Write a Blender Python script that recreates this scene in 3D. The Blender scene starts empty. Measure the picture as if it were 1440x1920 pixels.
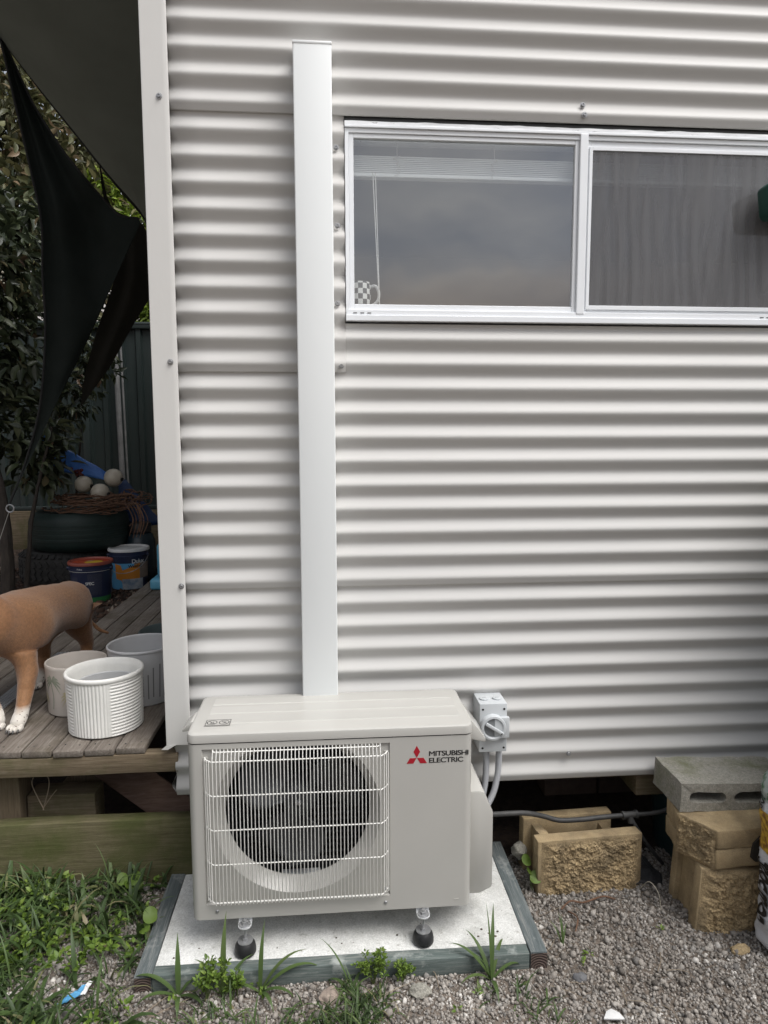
import bpy, bmesh, math, random
import numpy as np
from mathutils import Vector, Matrix, Euler
R = math.radians
random.seed(7)
rng = np.random.default_rng(7)
scene = bpy.context.scene
COL = scene.collection

# ------------------------------------------------------------------ camera, sky, sun, exposure
CAM = Vector((0.3019, -2.1581, 1.5009))
yaw, pitch, roll = 0.07868, -0.10522, -0.00288
fw = Vector((math.sin(yaw)*math.cos(pitch), math.cos(yaw)*math.cos(pitch), math.sin(pitch)))
rt = Vector((math.cos(yaw), -math.sin(yaw), 0))
up = rt.cross(fw)
rt, up = math.cos(roll)*rt + math.sin(roll)*up, -math.sin(roll)*rt + math.cos(roll)*up
cd = bpy.data.cameras.new('camera')
cd.sensor_fit = 'VERTICAL'; cd.sensor_height = 36; cd.lens = 1272.08/1920*36
cd.clip_start = 0.05; cd.clip_end = 500
cam = bpy.data.objects.new('camera', cd); COL.objects.link(cam)
cam.matrix_world = Matrix(((rt.x, up.x, -fw.x, CAM.x), (rt.y, up.y, -fw.y, CAM.y), (rt.z, up.z, -fw.z, CAM.z), (0, 0, 0, 1)))
scene.camera = cam

SUN_ELEV, SUN_AZ = 59, 128          # degrees; azimuth clockwise from +Y (behind the camera, to the right)
w = bpy.data.worlds.new('World'); scene.world = w; w.use_nodes = True
nt = w.node_tree; nt.nodes.clear()
sky = nt.nodes.new('ShaderNodeTexSky'); sky.sky_type = 'NISHITA'; sky.sun_disc = False
sky.sun_elevation = R(SUN_ELEV); sky.sun_rotation = R(SUN_AZ); sky.air_density = 1.0; sky.dust_density = 4.0; sky.ozone_density = 1.0
hsv = nt.nodes.new('ShaderNodeHueSaturation'); hsv.inputs['Saturation'].default_value = 0.14
bg = nt.nodes.new('ShaderNodeBackground'); bg.inputs['Strength'].default_value = 0.10
wo = nt.nodes.new('ShaderNodeOutputWorld')
# soft cloud cover, with the warm evening glow low over the horizon that the window mirrors
NL = nt.links.new
wtc = nt.nodes.new('ShaderNodeTexCoord'); wsp = nt.nodes.new('ShaderNodeSeparateXYZ'); NL(wtc.outputs['Generated'], wsp.inputs[0])
wmp = nt.nodes.new('ShaderNodeMapping'); wmp.inputs['Scale'].default_value = (1, 1, 2.6); NL(wtc.outputs['Generated'], wmp.inputs[0])
wn = nt.nodes.new('ShaderNodeTexNoise'); wn.inputs['Scale'].default_value = 3.2; wn.inputs['Detail'].default_value = 5; NL(wmp.outputs[0], wn.inputs['Vector'])
wr_ = nt.nodes.new('ShaderNodeValToRGB'); wr_.color_ramp.elements[0].position = .34; wr_.color_ramp.elements[1].position = .66
wr_.color_ramp.elements[0].color = (.62, .68, .80, 1); wr_.color_ramp.elements[1].color = (1.22, 1.2, 1.17, 1); NL(wn.outputs['Fac'], wr_.inputs[0])
wm1 = nt.nodes.new('ShaderNodeMix'); wm1.data_type = 'RGBA'; wm1.blend_type = 'MULTIPLY'; wm1.inputs['Factor'].default_value = 1
wmr = nt.nodes.new('ShaderNodeMapRange'); wmr.interpolation_type = 'SMOOTHSTEP'; wmr.inputs[1].default_value = .15; wmr.inputs[2].default_value = .27; NL(wsp.outputs[2], wmr.inputs[0])
wgl = nt.nodes.new('ShaderNodeMix'); wgl.data_type = 'RGBA'; wgl.inputs['A'].default_value = (1.16, .97, .80, 1); wgl.inputs['B'].default_value = (1, 1, 1, 1); NL(wmr.outputs[0], wgl.inputs['Factor'])
wm2 = nt.nodes.new('ShaderNodeMix'); wm2.data_type = 'RGBA'; wm2.blend_type = 'MULTIPLY'; wm2.inputs['Factor'].default_value = 1
NL(sky.outputs[0], hsv.inputs['Color']); NL(hsv.outputs[0], wm1.inputs['A']); NL(wr_.outputs[0], wm1.inputs['B'])
NL(wm1.outputs['Result'], wm2.inputs['A']); NL(wgl.outputs['Result'], wm2.inputs['B']); NL(wm2.outputs['Result'], bg.inputs[0])
NL(bg.outputs[0], wo.inputs[0])

sd = bpy.data.lights.new('sun', 'SUN'); sd.energy = 1.5; sd.angle = R(40); sd.color = (1.0, 0.97, 0.93)
sun = bpy.data.objects.new('sun', sd); COL.objects.link(sun)
e, a = R(SUN_ELEV), R(SUN_AZ)
sdir = Vector((math.sin(a)*math.cos(e), math.cos(a)*math.cos(e), math.sin(e)))
sun.rotation_euler = sdir.to_track_quat('Z', 'Y').to_euler(); sun.location = sdir*20

scene.view_settings.view_transform = 'Standard'; scene.view_settings.look = 'None'
scene.view_settings.gamma = 1; scene.view_settings.use_curve_mapping = False
scene.view_settings.exposure = 0.92
scene.render.engine = 'CYCLES'
scene.cycles.max_bounces = 8; scene.cycles.transparent_max_bounces = 16

# ------------------------------------------------------------------ materials
def nd(t, typ, **kw):
    n = t.nodes.new(typ)
    for k, v in kw.items(): setattr(n, k, v)
    return n
def base_mat(name):
    m = bpy.data.materials.new(name); m.use_nodes = True
    t = m.node_tree; b = t.nodes['Principled BSDF']
    return m, t, b
def c4(c): return (c[0], c[1], c[2], 1)
def mat(name, col, col2=None, rough=0.5, metal=0.0, vs=8.0, st=(1, 1, 1), lo=0.35, hi=0.65, bump=0.0, bs=60.0, bst=None,
        rnd=0.0, spec=0.5, detail=6, stains=None, trans=0.0, speck=None):
    m, t, b = base_mat(name)
    L = t.links.new
    tc = nd(t, 'ShaderNodeTexCoord'); mp = nd(t, 'ShaderNodeMapping'); mp.inputs['Scale'].default_value = st
    L(tc.outputs['Object'], mp.inputs['Vector'])
    src = None
    if col2 is not None:
        n = nd(t, 'ShaderNodeTexNoise'); n.inputs['Scale'].default_value = vs; n.inputs['Detail'].default_value = detail; n.inputs['Roughness'].default_value = 0.62
        oi0 = nd(t, 'ShaderNodeObjectInfo')
        ad = nd(t, 'ShaderNodeVectorMath', operation='ADD'); L(mp.outputs[0], ad.inputs[0])
        mu = nd(t, 'ShaderNodeMath', operation='MULTIPLY'); mu.inputs[1].default_value = 37.0; L(oi0.outputs['Random'], mu.inputs[0]); L(mu.outputs[0], ad.inputs[1])
        L(ad.outputs[0], n.inputs['Vector'])
        rp = nd(t, 'ShaderNodeValToRGB'); rp.color_ramp.elements[0].position = lo; rp.color_ramp.elements[1].position = hi
        rp.color_ramp.elements[0].color = c4(col); rp.color_ramp.elements[1].color = c4(col2)
        L(n.outputs['Fac'], rp.inputs[0]); src = rp.outputs[0]
    if stains is not None:            # (colour, scale, threshold low, threshold high, stretch)
        sc, ss, sl, sh, sst = stains
        mp2 = nd(t, 'ShaderNodeMapping'); mp2.inputs['Scale'].default_value = sst; L(tc.outputs['Object'], mp2.inputs['Vector'])
        n2 = nd(t, 'ShaderNodeTexNoise'); n2.inputs['Scale'].default_value = ss; n2.inputs['Detail'].default_value = 8; n2.inputs['Roughness'].default_value = 0.7
        L(mp2.outputs[0], n2.inputs['Vector'])
        mr = nd(t, 'ShaderNodeMapRange'); mr.inputs[1].default_value = sl; mr.inputs[2].default_value = sh; L(n2.outputs['Fac'], mr.inputs[0])
        mx = nd(t, 'ShaderNodeMix', data_type='RGBA')
        L(mr.outputs[0], mx.inputs['Factor'])
        if src is None: mx.inputs['A'].default_value = c4(col)
        else: L(src, mx.inputs['A'])
        mx.inputs['B'].default_value = c4(sc); src = mx.outputs['Result']
    if speck is not None:             # fine grain: (scale, amount)
        n3 = nd(t, 'ShaderNodeTexNoise'); n3.inputs['Scale'].default_value = speck[0]; n3.inputs['Detail'].default_value = 3; n3.inputs['Roughness'].default_value = .75
        L(tc.outputs['Object'], n3.inputs['Vector'])
        m3 = nd(t, 'ShaderNodeMapRange'); m3.inputs[1].default_value = .3; m3.inputs[2].default_value = .7; m3.inputs[3].default_value = 1-speck[1]; m3.inputs[4].default_value = 1+speck[1]; L(n3.outputs['Fac'], m3.inputs[0])
        h3 = nd(t, 'ShaderNodeHueSaturation'); L(m3.outputs[0], h3.inputs['Value'])
        if src is None: h3.inputs['Color'].default_value = c4(col)
        else: L(src, h3.inputs['Color'])
        src = h3.outputs[0]
    if rnd > 0:
        oi = nd(t, 'ShaderNodeObjectInfo'); mr = nd(t, 'ShaderNodeMapRange'); mr.inputs[3].default_value = 1-rnd; mr.inputs[4].default_value = 1+rnd
        L(oi.outputs['Random'], mr.inputs[0])
        hv = nd(t, 'ShaderNodeHueSaturation'); L(mr.outputs[0], hv.inputs['Value'])
        if src is None: hv.inputs['Color'].default_value = c4(col)
        else: L(src, hv.inputs['Color'])
        src = hv.outputs[0]
    if src is None: b.inputs['Base Color'].default_value = c4(col)
    else: L(src, b.inputs['Base Color'])
    b.inputs['Roughness'].default_value = rough; b.inputs['Metallic'].default_value = metal
    b.inputs['Specular IOR Level'].default_value = spec
    if bump > 0:
        nb = nd(t, 'ShaderNodeTexNoise'); nb.inputs['Scale'].default_value = bs; nb.inputs['Detail'].default_value = 6; nb.inputs['Roughness'].default_value = 0.65
        mp3 = nd(t, 'ShaderNodeMapping'); mp3.inputs['Scale'].default_value = bst or st; L(tc.outputs['Object'], mp3.inputs['Vector'])
        L(mp3.outputs[0], nb.inputs['Vector'])
        bp = nd(t, 'ShaderNodeBump'); bp.inputs['Strength'].default_value = 1.0; bp.inputs['Distance'].default_value = bump
        L(nb.outputs['Fac'], bp.inputs['Height']); L(bp.outputs[0], b.inputs['Normal'])
    if trans > 0:
        tr = nd(t, 'ShaderNodeBsdfTranslucent')
        if src is None: tr.inputs[0].default_value = c4(col)
        else: L(src, tr.inputs[0])
        mx = nd(t, 'ShaderNodeMixShader'); mx.inputs[0].default_value = trans
        L(b.outputs[0], mx.inputs[1]); L(tr.outputs[0], mx.inputs[2]); L(mx.outputs[0], t.nodes['Material Output'].inputs[0])
    return m
def attr_mat(name, stops, rough=0.6, trans=0.0, spec=0.4, bump=0.0, bs=300, attr='v', mottle=0.0):
    """colour chosen by the piece's own random value stored on the mesh"""
    m, t, b = base_mat(name); L = t.links.new
    at = nd(t, 'ShaderNodeAttribute', attribute_name=attr)
    rp = nd(t, 'ShaderNodeValToRGB'); el = rp.color_ramp.elements
    while len(el) < len(stops): el.new(0.5)
    for i, (p_, c) in enumerate(stops): el[i].position = p_; el[i].color = c4(c)
    L(at.outputs['Fac'], rp.inputs[0]); src = rp.outputs[0]
    tc = nd(t, 'ShaderNodeTexCoord')
    if mottle > 0:
        n = nd(t, 'ShaderNodeTexNoise'); n.inputs['Scale'].default_value = bs*0.6; L(tc.outputs['Object'], n.inputs['Vector'])
        mr = nd(t, 'ShaderNodeMapRange'); mr.inputs[3].default_value = 1-mottle; mr.inputs[4].default_value = 1+mottle; L(n.outputs['Fac'], mr.inputs[0])
        hv = nd(t, 'ShaderNodeHueSaturation'); L(src, hv.inputs['Color']); L(mr.outputs[0], hv.inputs['Value']); src = hv.outputs[0]
    L(src, b.inputs['Base Color']); b.inputs['Roughness'].default_value = rough; b.inputs['Specular IOR Level'].default_value = spec
    if bump > 0:
        nb = nd(t, 'ShaderNodeTexNoise'); nb.inputs['Scale'].default_value = bs; L(tc.outputs['Object'], nb.inputs['Vector'])
        bp = nd(t, 'ShaderNodeBump'); bp.inputs['Distance'].default_value = bump; L(nb.outputs['Fac'], bp.inputs['Height']); L(bp.outputs[0], b.inputs['Normal'])
    if trans > 0:
        tr = nd(t, 'ShaderNodeBsdfTranslucent'); L(src, tr.inputs[0])
        mx = nd(t, 'ShaderNodeMixShader'); mx.inputs[0].default_value = trans
        L(b.outputs[0], mx.inputs[1]); L(tr.outputs[0], mx.inputs[2]); L(mx.outputs[0], t.nodes['Material Output'].inputs[0])
    return m
def wood(name, c1, c2, c3, axis, rough=0.8, bump=0.0012, moss=None, rnd=0.12, scale=1.0):
    """weathered timber: grain stretched along an axis, knots, moss patches"""
    st = {'x': (1.2, 22, 22), 'y': (22, 1.2, 22), 'z': (22, 22, 1.2)}[axis]
    m, t, b = base_mat(name); L = t.links.new
    tc = nd(t, 'ShaderNodeTexCoord'); oi = nd(t, 'ShaderNodeObjectInfo')
    ml = nd(t, 'ShaderNodeMath', operation='MULTIPLY'); ml.inputs[1].default_value = 23.0; L(oi.outputs['Random'], ml.inputs[0])
    ad = nd(t, 'ShaderNodeVectorMath', operation='ADD'); L(tc.outputs['Object'], ad.inputs[0]); L(ml.outputs[0], ad.inputs[1])
    mp = nd(t, 'ShaderNodeMapping'); mp.inputs['Scale'].default_value = tuple(s*scale for s in st); L(ad.outputs[0], mp.inputs['Vector'])
    n = nd(t, 'ShaderNodeTexNoise'); n.inputs['Scale'].default_value = 5.0; n.inputs['Detail'].default_value = 10; n.inputs['Roughness'].default_value = 0.78; n.inputs['Distortion'].default_value = 0.5
    L(mp.outputs[0], n.inputs['Vector'])
    rp = nd(t, 'ShaderNodeValToRGB'); el = rp.color_ramp.elements; el.new(0.5)
    for i, (p_, c) in enumerate(((0.28, c1), (0.5, c2), (0.72, c3))): el[i].position = p_; el[i].color = c4(c)
    L(n.outputs['Fac'], rp.inputs[0]); src = rp.outputs[0]
    if moss is not None:
        mc, ms, ml_, mh = moss
        n2 = nd(t, 'ShaderNodeTexNoise'); n2.inputs['Scale'].default_value = ms; n2.inputs['Detail'].default_value = 8; n2.inputs['Roughness'].default_value = 0.65
        L(ad.outputs[0], n2.inputs['Vector'])
        mr = nd(t, 'ShaderNodeMapRange'); mr.inputs[1].default_value = ml_; mr.inputs[2].default_value = mh; L(n2.outputs['Fac'], mr.inputs[0])
        mx = nd(t, 'ShaderNodeMix', data_type='RGBA'); L(mr.outputs[0], mx.inputs['Factor']); L(src, mx.inputs['A']); mx.inputs['B'].default_value = c4(mc); src = mx.outputs['Result']
    mr = nd(t, 'ShaderNodeMapRange'); mr.inputs[3].default_value = 1-rnd; mr.inputs[4].default_value = 1+rnd; L(oi.outputs['Random'], mr.inputs[0])
    hv = nd(t, 'ShaderNodeHueSaturation'); L(src, hv.inputs['Color']); L(mr.outputs[0], hv.inputs['Value'])
    L(hv.outputs[0], b.inputs['Base Color']); b.inputs['Roughness'].default_value = rough; b.inputs['Specular IOR Level'].default_value = 0.25
    bp = nd(t, 'ShaderNodeBump'); bp.inputs['Distance'].default_value = bump; L(n.outputs['Fac'], bp.inputs['Height']); L(bp.outputs[0], b.inputs['Normal'])
    return m

MT = {}
MT['clad'] = mat('painted_steel_cladding', (.54, .53, .51), (.515, .505, .487), rough=.48, spec=.22, vs=3.0, st=(.5, 1, 3), bump=.0004, bs=5, bst=(.6, 1, 6), stains=((.42, .40, .36), 9.0, .66, .86, (1, 1, 6)))
MT['trim'] = mat('painted_steel_trim', (.625, .614, .588), (.60, .59, .565), rough=.34, vs=2.0, bump=.0012, bs=2.5, bst=(2, 1, .8), stains=((.45, .43, .39), 7.0, .68, .9, (3, 1, .8)))
MT['duct'] = mat('white_plastic_duct', (.765, .785, .78), (.745, .765, .76), rough=.38, vs=1.4, bump=.0005, bs=2)
MT['ac'] = mat('ivory_enamel', (.445, .434, .404), (.43, .419, .39), rough=.24, vs=5, bump=.00008, bs=30)
MT['wire'] = mat('white_coated_wire', (.80, .79, .75), rough=.4)
MT['dark'] = mat('dark_cavity_plastic', (.012, .013, .014), (.02, .02, .022), rough=.55, vs=20)
MT['fan'] = mat('dark_grey_fan_plastic', (.026, .027, .029), (.045, .047, .05), rough=.45, vs=6)
MT['fin'] = mat('aluminium_fins', (.035, .037, .04), (.06, .063, .066), rough=.5, metal=.4, vs=120, st=(.2, 1, 3))
MT['zinc'] = mat('zinc_plated_steel', (.40, .40, .405), (.29, .295, .30), rough=.36, metal=.6, vs=60)
MT['zincw'] = mat('bright_bracket_steel', (.66, .67, .67), (.55, .56, .57), rough=.4, metal=.3, vs=40)
MT['rubber'] = mat('black_rubber', (.010, .010, .011), (.018, .018, .019), rough=.5, vs=50, bump=.0003, bs=200)
MT['red'] = mat('red_print', (.36, .010, .022), rough=.4)
MT['black'] = mat('black_print', (.012, .012, .013), rough=.45)
MT['sticker'] = mat('pale_label_film', (.58, .57, .53), rough=.4)
MT['alu'] = mat('white_painted_aluminium', (.80, .82, .84), (.76, .78, .80), rough=.4, vs=4, stains=((.35, .34, .32), 38.0, .70, .80, (1, 1, 5)))
MT['alu_dirty'] = mat('weathered_white_flashing', (.76, .77, .78), (.68, .69, .70), rough=.5, vs=9, st=(1, 1, 5), stains=((.10, .09, .08), 26.0, .60, .72, (1, 1, 4)), bump=.0008, bs=60)
MT['gasket'] = mat('black_gasket', (.01, .01, .01), rough=.6)
MT['iso'] = mat('grey_switch_plastic', (.50, .52, .53), (.48, .50, .51), rough=.42, vs=5)
MT['iso2'] = mat('mid_grey_knob_plastic', (.20, .21, .215), rough=.45)
MT['conduit'] = mat('grey_conduit_plastic', (.44, .45, .47), rough=.5)
MT['pipe'] = mat('black_poly_pipe', (.035, .035, .035), (.06, .058, .055), rough=.6, vs=40, bump=.0004, bs=120)
MT['slab'] = mat('white_painted_concrete', (.66, .66, .64), (.50, .50, .475), rough=.85, vs=14, bump=.0022, bs=90, stains=((.26, .25, .22), 48.0, .58, .72, (1, 1, 1)), speck=(210, .22))
MT['teal'] = wood('teal_stained_timber', (.050, .068, .064), (.115, .140, .132), (.30, .305, .28), 'x', bump=.0018, moss=((.36, .38, .36), 13.0, .56, .72), rnd=.06)
MT['tealy'] = wood('teal_stained_timber_long', (.052, .068, .072), (.120, .138, .140), (.29, .295, .28), 'y', bump=.0018, moss=((.38, .39, .375), 11.0, .56, .74), rnd=.18)
MT['endgrain'] = mat('sawn_end_grain', (.075, .055, .045), (.16, .12, .095), rough=.9, vs=90, bump=.001, bs=150)
MT['deck'] = wood('weathered_decking', (.062, .049, .040), (.148, .126, .106), (.255, .230, .200), 'y', bump=.0020, moss=((.062, .050, .030), 5.0, .50, .74), rnd=.16)
MT['bearer'] = wood('mossy_bearer_timber', (.075, .052, .034), (.150, .115, .075), (.235, .195, .14), 'x', bump=.0018, moss=((.080, .080, .032), 5.0, .46, .70), rnd=.08)
MT['sleeper'] = wood('mossy_sleeper_timber', (.060, .048, .028), (.125, .108, .060), (.205, .178, .110), 'x', bump=.0022, moss=((.070, .080, .024), 4.2, .42, .66), rnd=.05)
MT['postw'] = wood('treated_post_timber', (.085, .06, .04), (.15, .115, .075), (.21, .17, .12), 'z', bump=.001, rnd=.1)
MT['brownw'] = wood('reddish_offcut_timber', (.085, .050, .036), (.14, .090, .066), (.20, .135, .105), 'x', bump=.0006, rnd=.1)
MT['block'] = mat('yellow_split_concrete', (.46, .345, .195), (.31, .225, .120), rough=.95, vs=38, bump=.004, bs=260, rnd=.05, speck=(300, .42), stains=((.13, .10, .06), 8.0, .46, .72, (1, 1, 1)))
MT['blocks'] = mat('yellow_smooth_concrete', (.44, .335, .195), (.33, .245, .135), rough=.95, vs=16, bump=.0022, bs=300, rnd=.05, speck=(380, .24), stains=((.15, .115, .07), 7.0, .46, .76, (1, 1, 1)))
MT['grey'] = mat('grey_concrete_block', (.34, .325, .28), (.23, .22, .19), rough=.95, vs=120, bump=.0030, bs=240, speck=(330, .30), stains=((.16, .165, .10), 8.0, .52, .72, (1, 1, 1)))
MT['ground'] = mat('gravelly_soil', (.20, .165, .135), (.10, .08, .063), rough=1, vs=60, bump=.006, bs=160)
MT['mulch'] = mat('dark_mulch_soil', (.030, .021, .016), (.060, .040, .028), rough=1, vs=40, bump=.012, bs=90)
MT['soil'] = mat('dark_soil_rubble', (.05, .042, .035), (.12, .10, .085), rough=1, vs=50, bump=.01, bs=80)
MT['sail'] = mat('dark_green_shade_cloth', (.012, .016, .014), (.016, .020, .018), rough=.9, vs=5, bump=.0006, bs=500, trans=.04, spec=.15)
MT['sailo'] = mat('olive_shade_cloth', (.034, .034, .027), (.040, .040, .032), rough=.9, vs=3, bump=.0006, bs=500, trans=.42, spec=.15)
MT['hem'] = mat('black_webbing', (.010, .010, .010), rough=.9)
MT['fence'] = mat('dark_green_fence_steel', (.020, .030, .029), (.026, .036, .034), rough=.45, vs=4, st=(1, 1, .3))
MT['galv'] = mat('grey_weathered_pipe', (.20, .20, .20), (.13, .13, .13), rough=.6, vs=12)
MT['tyre'] = mat('black_tyre_rubber', (.016, .016, .016), (.035, .033, .03), rough=.75, vs=30, bump=.0008, bs=120)
MT['tyreg'] = mat('green_painted_tyre', (.007, .018, .016), (.011, .026, .022), rough=.6, vs=12, stains=((.10, .11, .10), 30, .70, .76, (1, 1, 3)))
MT['stick'] = mat('dry_vine_sticks', (.16, .085, .05), (.09, .05, .032), rough=.9, vs=30)
MT['ball'] = mat('frosted_globe', (.50, .46, .38), (.42, .38, .31), rough=.35, vs=10)
MT['tarp'] = mat('blue_tarp', (.07, .22, .62), (.05, .16, .52), rough=.4, vs=12, bump=.002, bs=25, trans=.2)
MT['white'] = mat('white_plastic', (.66, .66, .65), (.58, .58, .57), rough=.45, vs=14)
MT['potw'] = mat('white_glazed_pot', (.76, .75, .71), (.70, .69, .65), rough=.5, vs=18, bump=.0004, bs=120, stains=((.30, .31, .20), 22, .66, .8, (1, 1, .6)))
MT['potb'] = mat('beige_ceramic_pot', (.50, .455, .41), (.46, .42, .375), rough=.5, vs=12)
MT['potg'] = mat('grey_plastic_pot', (.52, .52, .52), (.47, .47, .47), rough=.5, vs=8)
MT['potd'] = mat('dark_teal_plastic_pot', (.07, .095, .095), rough=.5)
MT['palm'] = mat('faded_palm_print', (.20, .23, .17), (.30, .31, .25), rough=.6, vs=40)
MT['palm2'] = mat('faded_straw_print', (.42, .37, .22), (.46, .42, .30), rough=.6, vs=40)
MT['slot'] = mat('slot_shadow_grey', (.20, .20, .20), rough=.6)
MT['navy'] = mat('navy_label', (.012, .018, .05), (.018, .025, .06), rough=.4, vs=10)
MT['orange'] = mat('orange_label', (.58, .22, .03), rough=.4)
MT['yellow'] = mat('yellow_print', (.62, .42, .03), rough=.4)
MT['redlid'] = mat('red_lid', (.34, .035, .02), (.42, .07, .02), rough=.4, vs=9)
MT['greenl'] = mat('green_band', (.03, .16, .05), rough=.4)
MT['sky'] = mat('pale_blue_label', (.10, .33, .56), rough=.4)
MT['bluep'] = mat('pale_blue_plastic', (.13, .40, .55), (.11, .34, .48), rough=.4, vs=6)
MT['greenp'] = mat('dark_green_plastic', (.012, .055, .040), (.016, .065, .048), rough=.4, vs=6)
MT['checker'] = mat('tread_plate_aluminium', (.45, .45, .46), rough=.4, metal=.7)
MT['wallin'] = mat('interior_plaster', (.40, .38, .36), (.37, .35, .33), rough=.9, vs=2)
MT['floorin'] = mat('interior_floor', (.16, .12, .09), rough=.6)
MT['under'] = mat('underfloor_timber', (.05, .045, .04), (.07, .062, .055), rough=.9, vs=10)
MT['brick'] = mat('old_clay_brick', (.12, .085, .065), (.085, .06, .05), rough=.95, vs=20, bump=.002, bs=90, rnd=.25)
MT['slat'] = mat('pale_blind_slat', (.84, .86, .85), rough=.4)
MT['cord'] = mat('white_cord', (.68, .67, .64), rough=.8)
MT['bag'] = mat('white_woven_bag', (.66, .67, .69), (.58, .59, .61), rough=.35, vs=9, bump=.004, bs=16, bst=(1, 1, 3))
MT['bark'] = mat('grey_brown_bark', (.050, .040, .032), (.026, .021, .017), rough=.95, vs=30, st=(1, 1, .3), bump=.006, bs=50)
MT['roof'] = mat('roof_steel', (.50, .49, .46), rough=.5)

# ------------------------------------------------------------------ mesh and object helpers
def T(x, y, z): return Matrix.Translation((x, y, z))
def merge(dst, src, mtx=None):
    me = bpy.data.meshes.new('tmp'); src.to_mesh(me); src.free()
    if mtx is not None: me.transform(mtx)
    dst.from_mesh(me); bpy.data.meshes.remove(me)
def rbox(bm, lo, hi, bev=0.0, seg=2, mtx=None):
    b = bmesh.new(); bmesh.ops.create_cube(b, size=1)
    s = [hi[i]-lo[i] for i in range(3)]; c = [(hi[i]+lo[i])/2 for i in range(3)]
    for v in b.verts: v.co = Vector((v.co.x*s[0]+c[0], v.co.y*s[1]+c[1], v.co.z*s[2]+c[2]))
    if bev > 0: bmesh.ops.bevel(b, geom=list(b.edges), offset=bev, segments=seg, affect='EDGES', profile=.5)
    merge(bm, b, mtx)
def tube(bm, pts, r, n=8, caps=True, ribs=None):
    pts = [Vector(p) for p in pts]; rings = []
    ref = Vector((0, 0, 1))
    for i, p in enumerate(pts):
        d = (pts[min(i+1, len(pts)-1)]-pts[max(i-1, 0)]).normalized()
        if abs(d.dot(ref)) > .95: ref = Vector((1, 0, 0)) if abs(d.x) < .9 else Vector((0, 1, 0))
        u = d.cross(ref).normalized(); v = d.cross(u)
        rr = r[i] if hasattr(r, '__len__') else r
        if ribs: rr *= ribs[i % len(ribs)]
        rings.append([bm.verts.new(p+(u*math.cos(2*math.pi*k/n)+v*math.sin(2*math.pi*k/n))*rr) for k in range(n)])
    for a_, b_ in zip(rings, rings[1:]):
        for k in range(n): bm.faces.new((a_[k], a_[(k+1) % n], b_[(k+1) % n], b_[k]))
    if caps: bm.faces.new(rings[0][::-1]); bm.faces.new(rings[-1])
def spline(pts, n=8):
    pts = [Vector(p) for p in pts]; out = []
    P = [2*pts[0]-pts[1]]+pts+[2*pts[-1]-pts[-2]]
    for i in range(1, len(P)-2):
        for k in range(n):
            t = k/n; a_, b_, c_, d_ = P[i-1], P[i], P[i+1], P[i+2]
            out.append(.5*((2*b_)+(c_-a_)*t+(2*a_-5*b_+4*c_-d_)*t*t+(3*b_-a_-3*c_+d_)*t**3))
    out.append(pts[-1]); return out
def lathe(bm, prof, n=48, mtx=None, wob=None):
    b = bmesh.new(); rings = []
    for (r_, z_) in prof:
        if r_ < 1e-6: rings.append([b.verts.new((0, 0, z_))]); continue
        ring = []
        for k in range(n):
            th = 2*math.pi*k/n; rr = r_ + (wob(th, z_, r_) if wob else 0)
            ring.append(b.verts.new((rr*math.cos(th), rr*math.sin(th), z_)))
        rings.append(ring)
    for a_, c_ in zip(rings, rings[1:]):
        if len(a_) == 1 and len(c_) == 1: continue
        for k in range(n):
            if len(a_) == 1: b.faces.new((a_[0], c_[(k+1) % n], c_[k]))
            elif len(c_) == 1: b.faces.new((a_[k], a_[(k+1) % n], c_[0]))
            else: b.faces.new((a_[k], a_[(k+1) % n], c_[(k+1) % n], c_[k]))
    bmesh.ops.recalc_face_normals(b, faces=list(b.faces))
    merge(bm, b, mtx)
def prism(bm, poly, axis, lo, hi, bev=0.0, mtx=None):
    """extrude a 2D polygon along an axis ('x': poly in yz, 'y': in xz, 'z': in xy)"""
    b = bmesh.new()
    def P(u, v, t): return {'x': (t, u, v), 'y': (u, t, v), 'z': (u, v, t)}[axis]
    A = [b.verts.new(P(u, v, lo)) for u, v in poly]; B = [b.verts.new(P(u, v, hi)) for u, v in poly]
    n = len(poly); b.faces.new(A); b.faces.new(B[::-1])
    for i in range(n): b.faces.new((A[i], B[i], B[(i+1) % n], A[(i+1) % n]))
    bmesh.ops.recalc_face_normals(b, faces=list(b.faces))
    if bev > 0: bmesh.ops.bevel(b, geom=list(b.edges), offset=bev, segments=2, affect='EDGES', profile=.5)
    merge(bm, b, mtx)
def cyl(bm, p0, p1, r, n=20, bev=0.0):
    p0, p1 = Vector(p0), Vector(p1); d = p1-p0; h = d.length
    q = d.to_track_quat('Z', 'Y').to_matrix().to_4x4()
    prof = [(0, 0), (r, 0), (r, h), (0, h)] if bev <= 0 else [(0, 0), (r-bev, 0), (r, bev), (r, h-bev), (r-bev*.3, h-bev*.3), (r-bev, h), (0, h)]
    lathe(bm, prof, n, Matrix.Translation(p0) @ q)
def grid(bm, nu, nv, f, closed_u=False):
    V = [[bm.verts.new(f(i/(nu if closed_u else nu), j/nv)) for j in range(nv+1)] for i in range(nu if closed_u else nu+1)]
    for i in range(nu):
        i2 = (i+1) % len(V)
        for j in range(nv): bm.faces.new((V[i][j], V[i2][j], V[i2][j+1], V[i][j+1]))
    return V
def disp(bm, amp, sc, seed=0, cond=None, axis=None):
    from mathutils import noise
    for v in bm.verts:
        k = 1.0 if cond is None else cond(v.co)
        if k <= 0: continue
        p_ = v.co*sc+Vector((seed*7.1, seed*3.3, seed))
        d = Vector((noise.noise(p_), noise.noise(p_+Vector((31, 0, 0))), noise.noise(p_+Vector((0, 57, 0)))))
        if axis is not None: d = Vector(axis)*d.x
        v.co += d*amp*k

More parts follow.
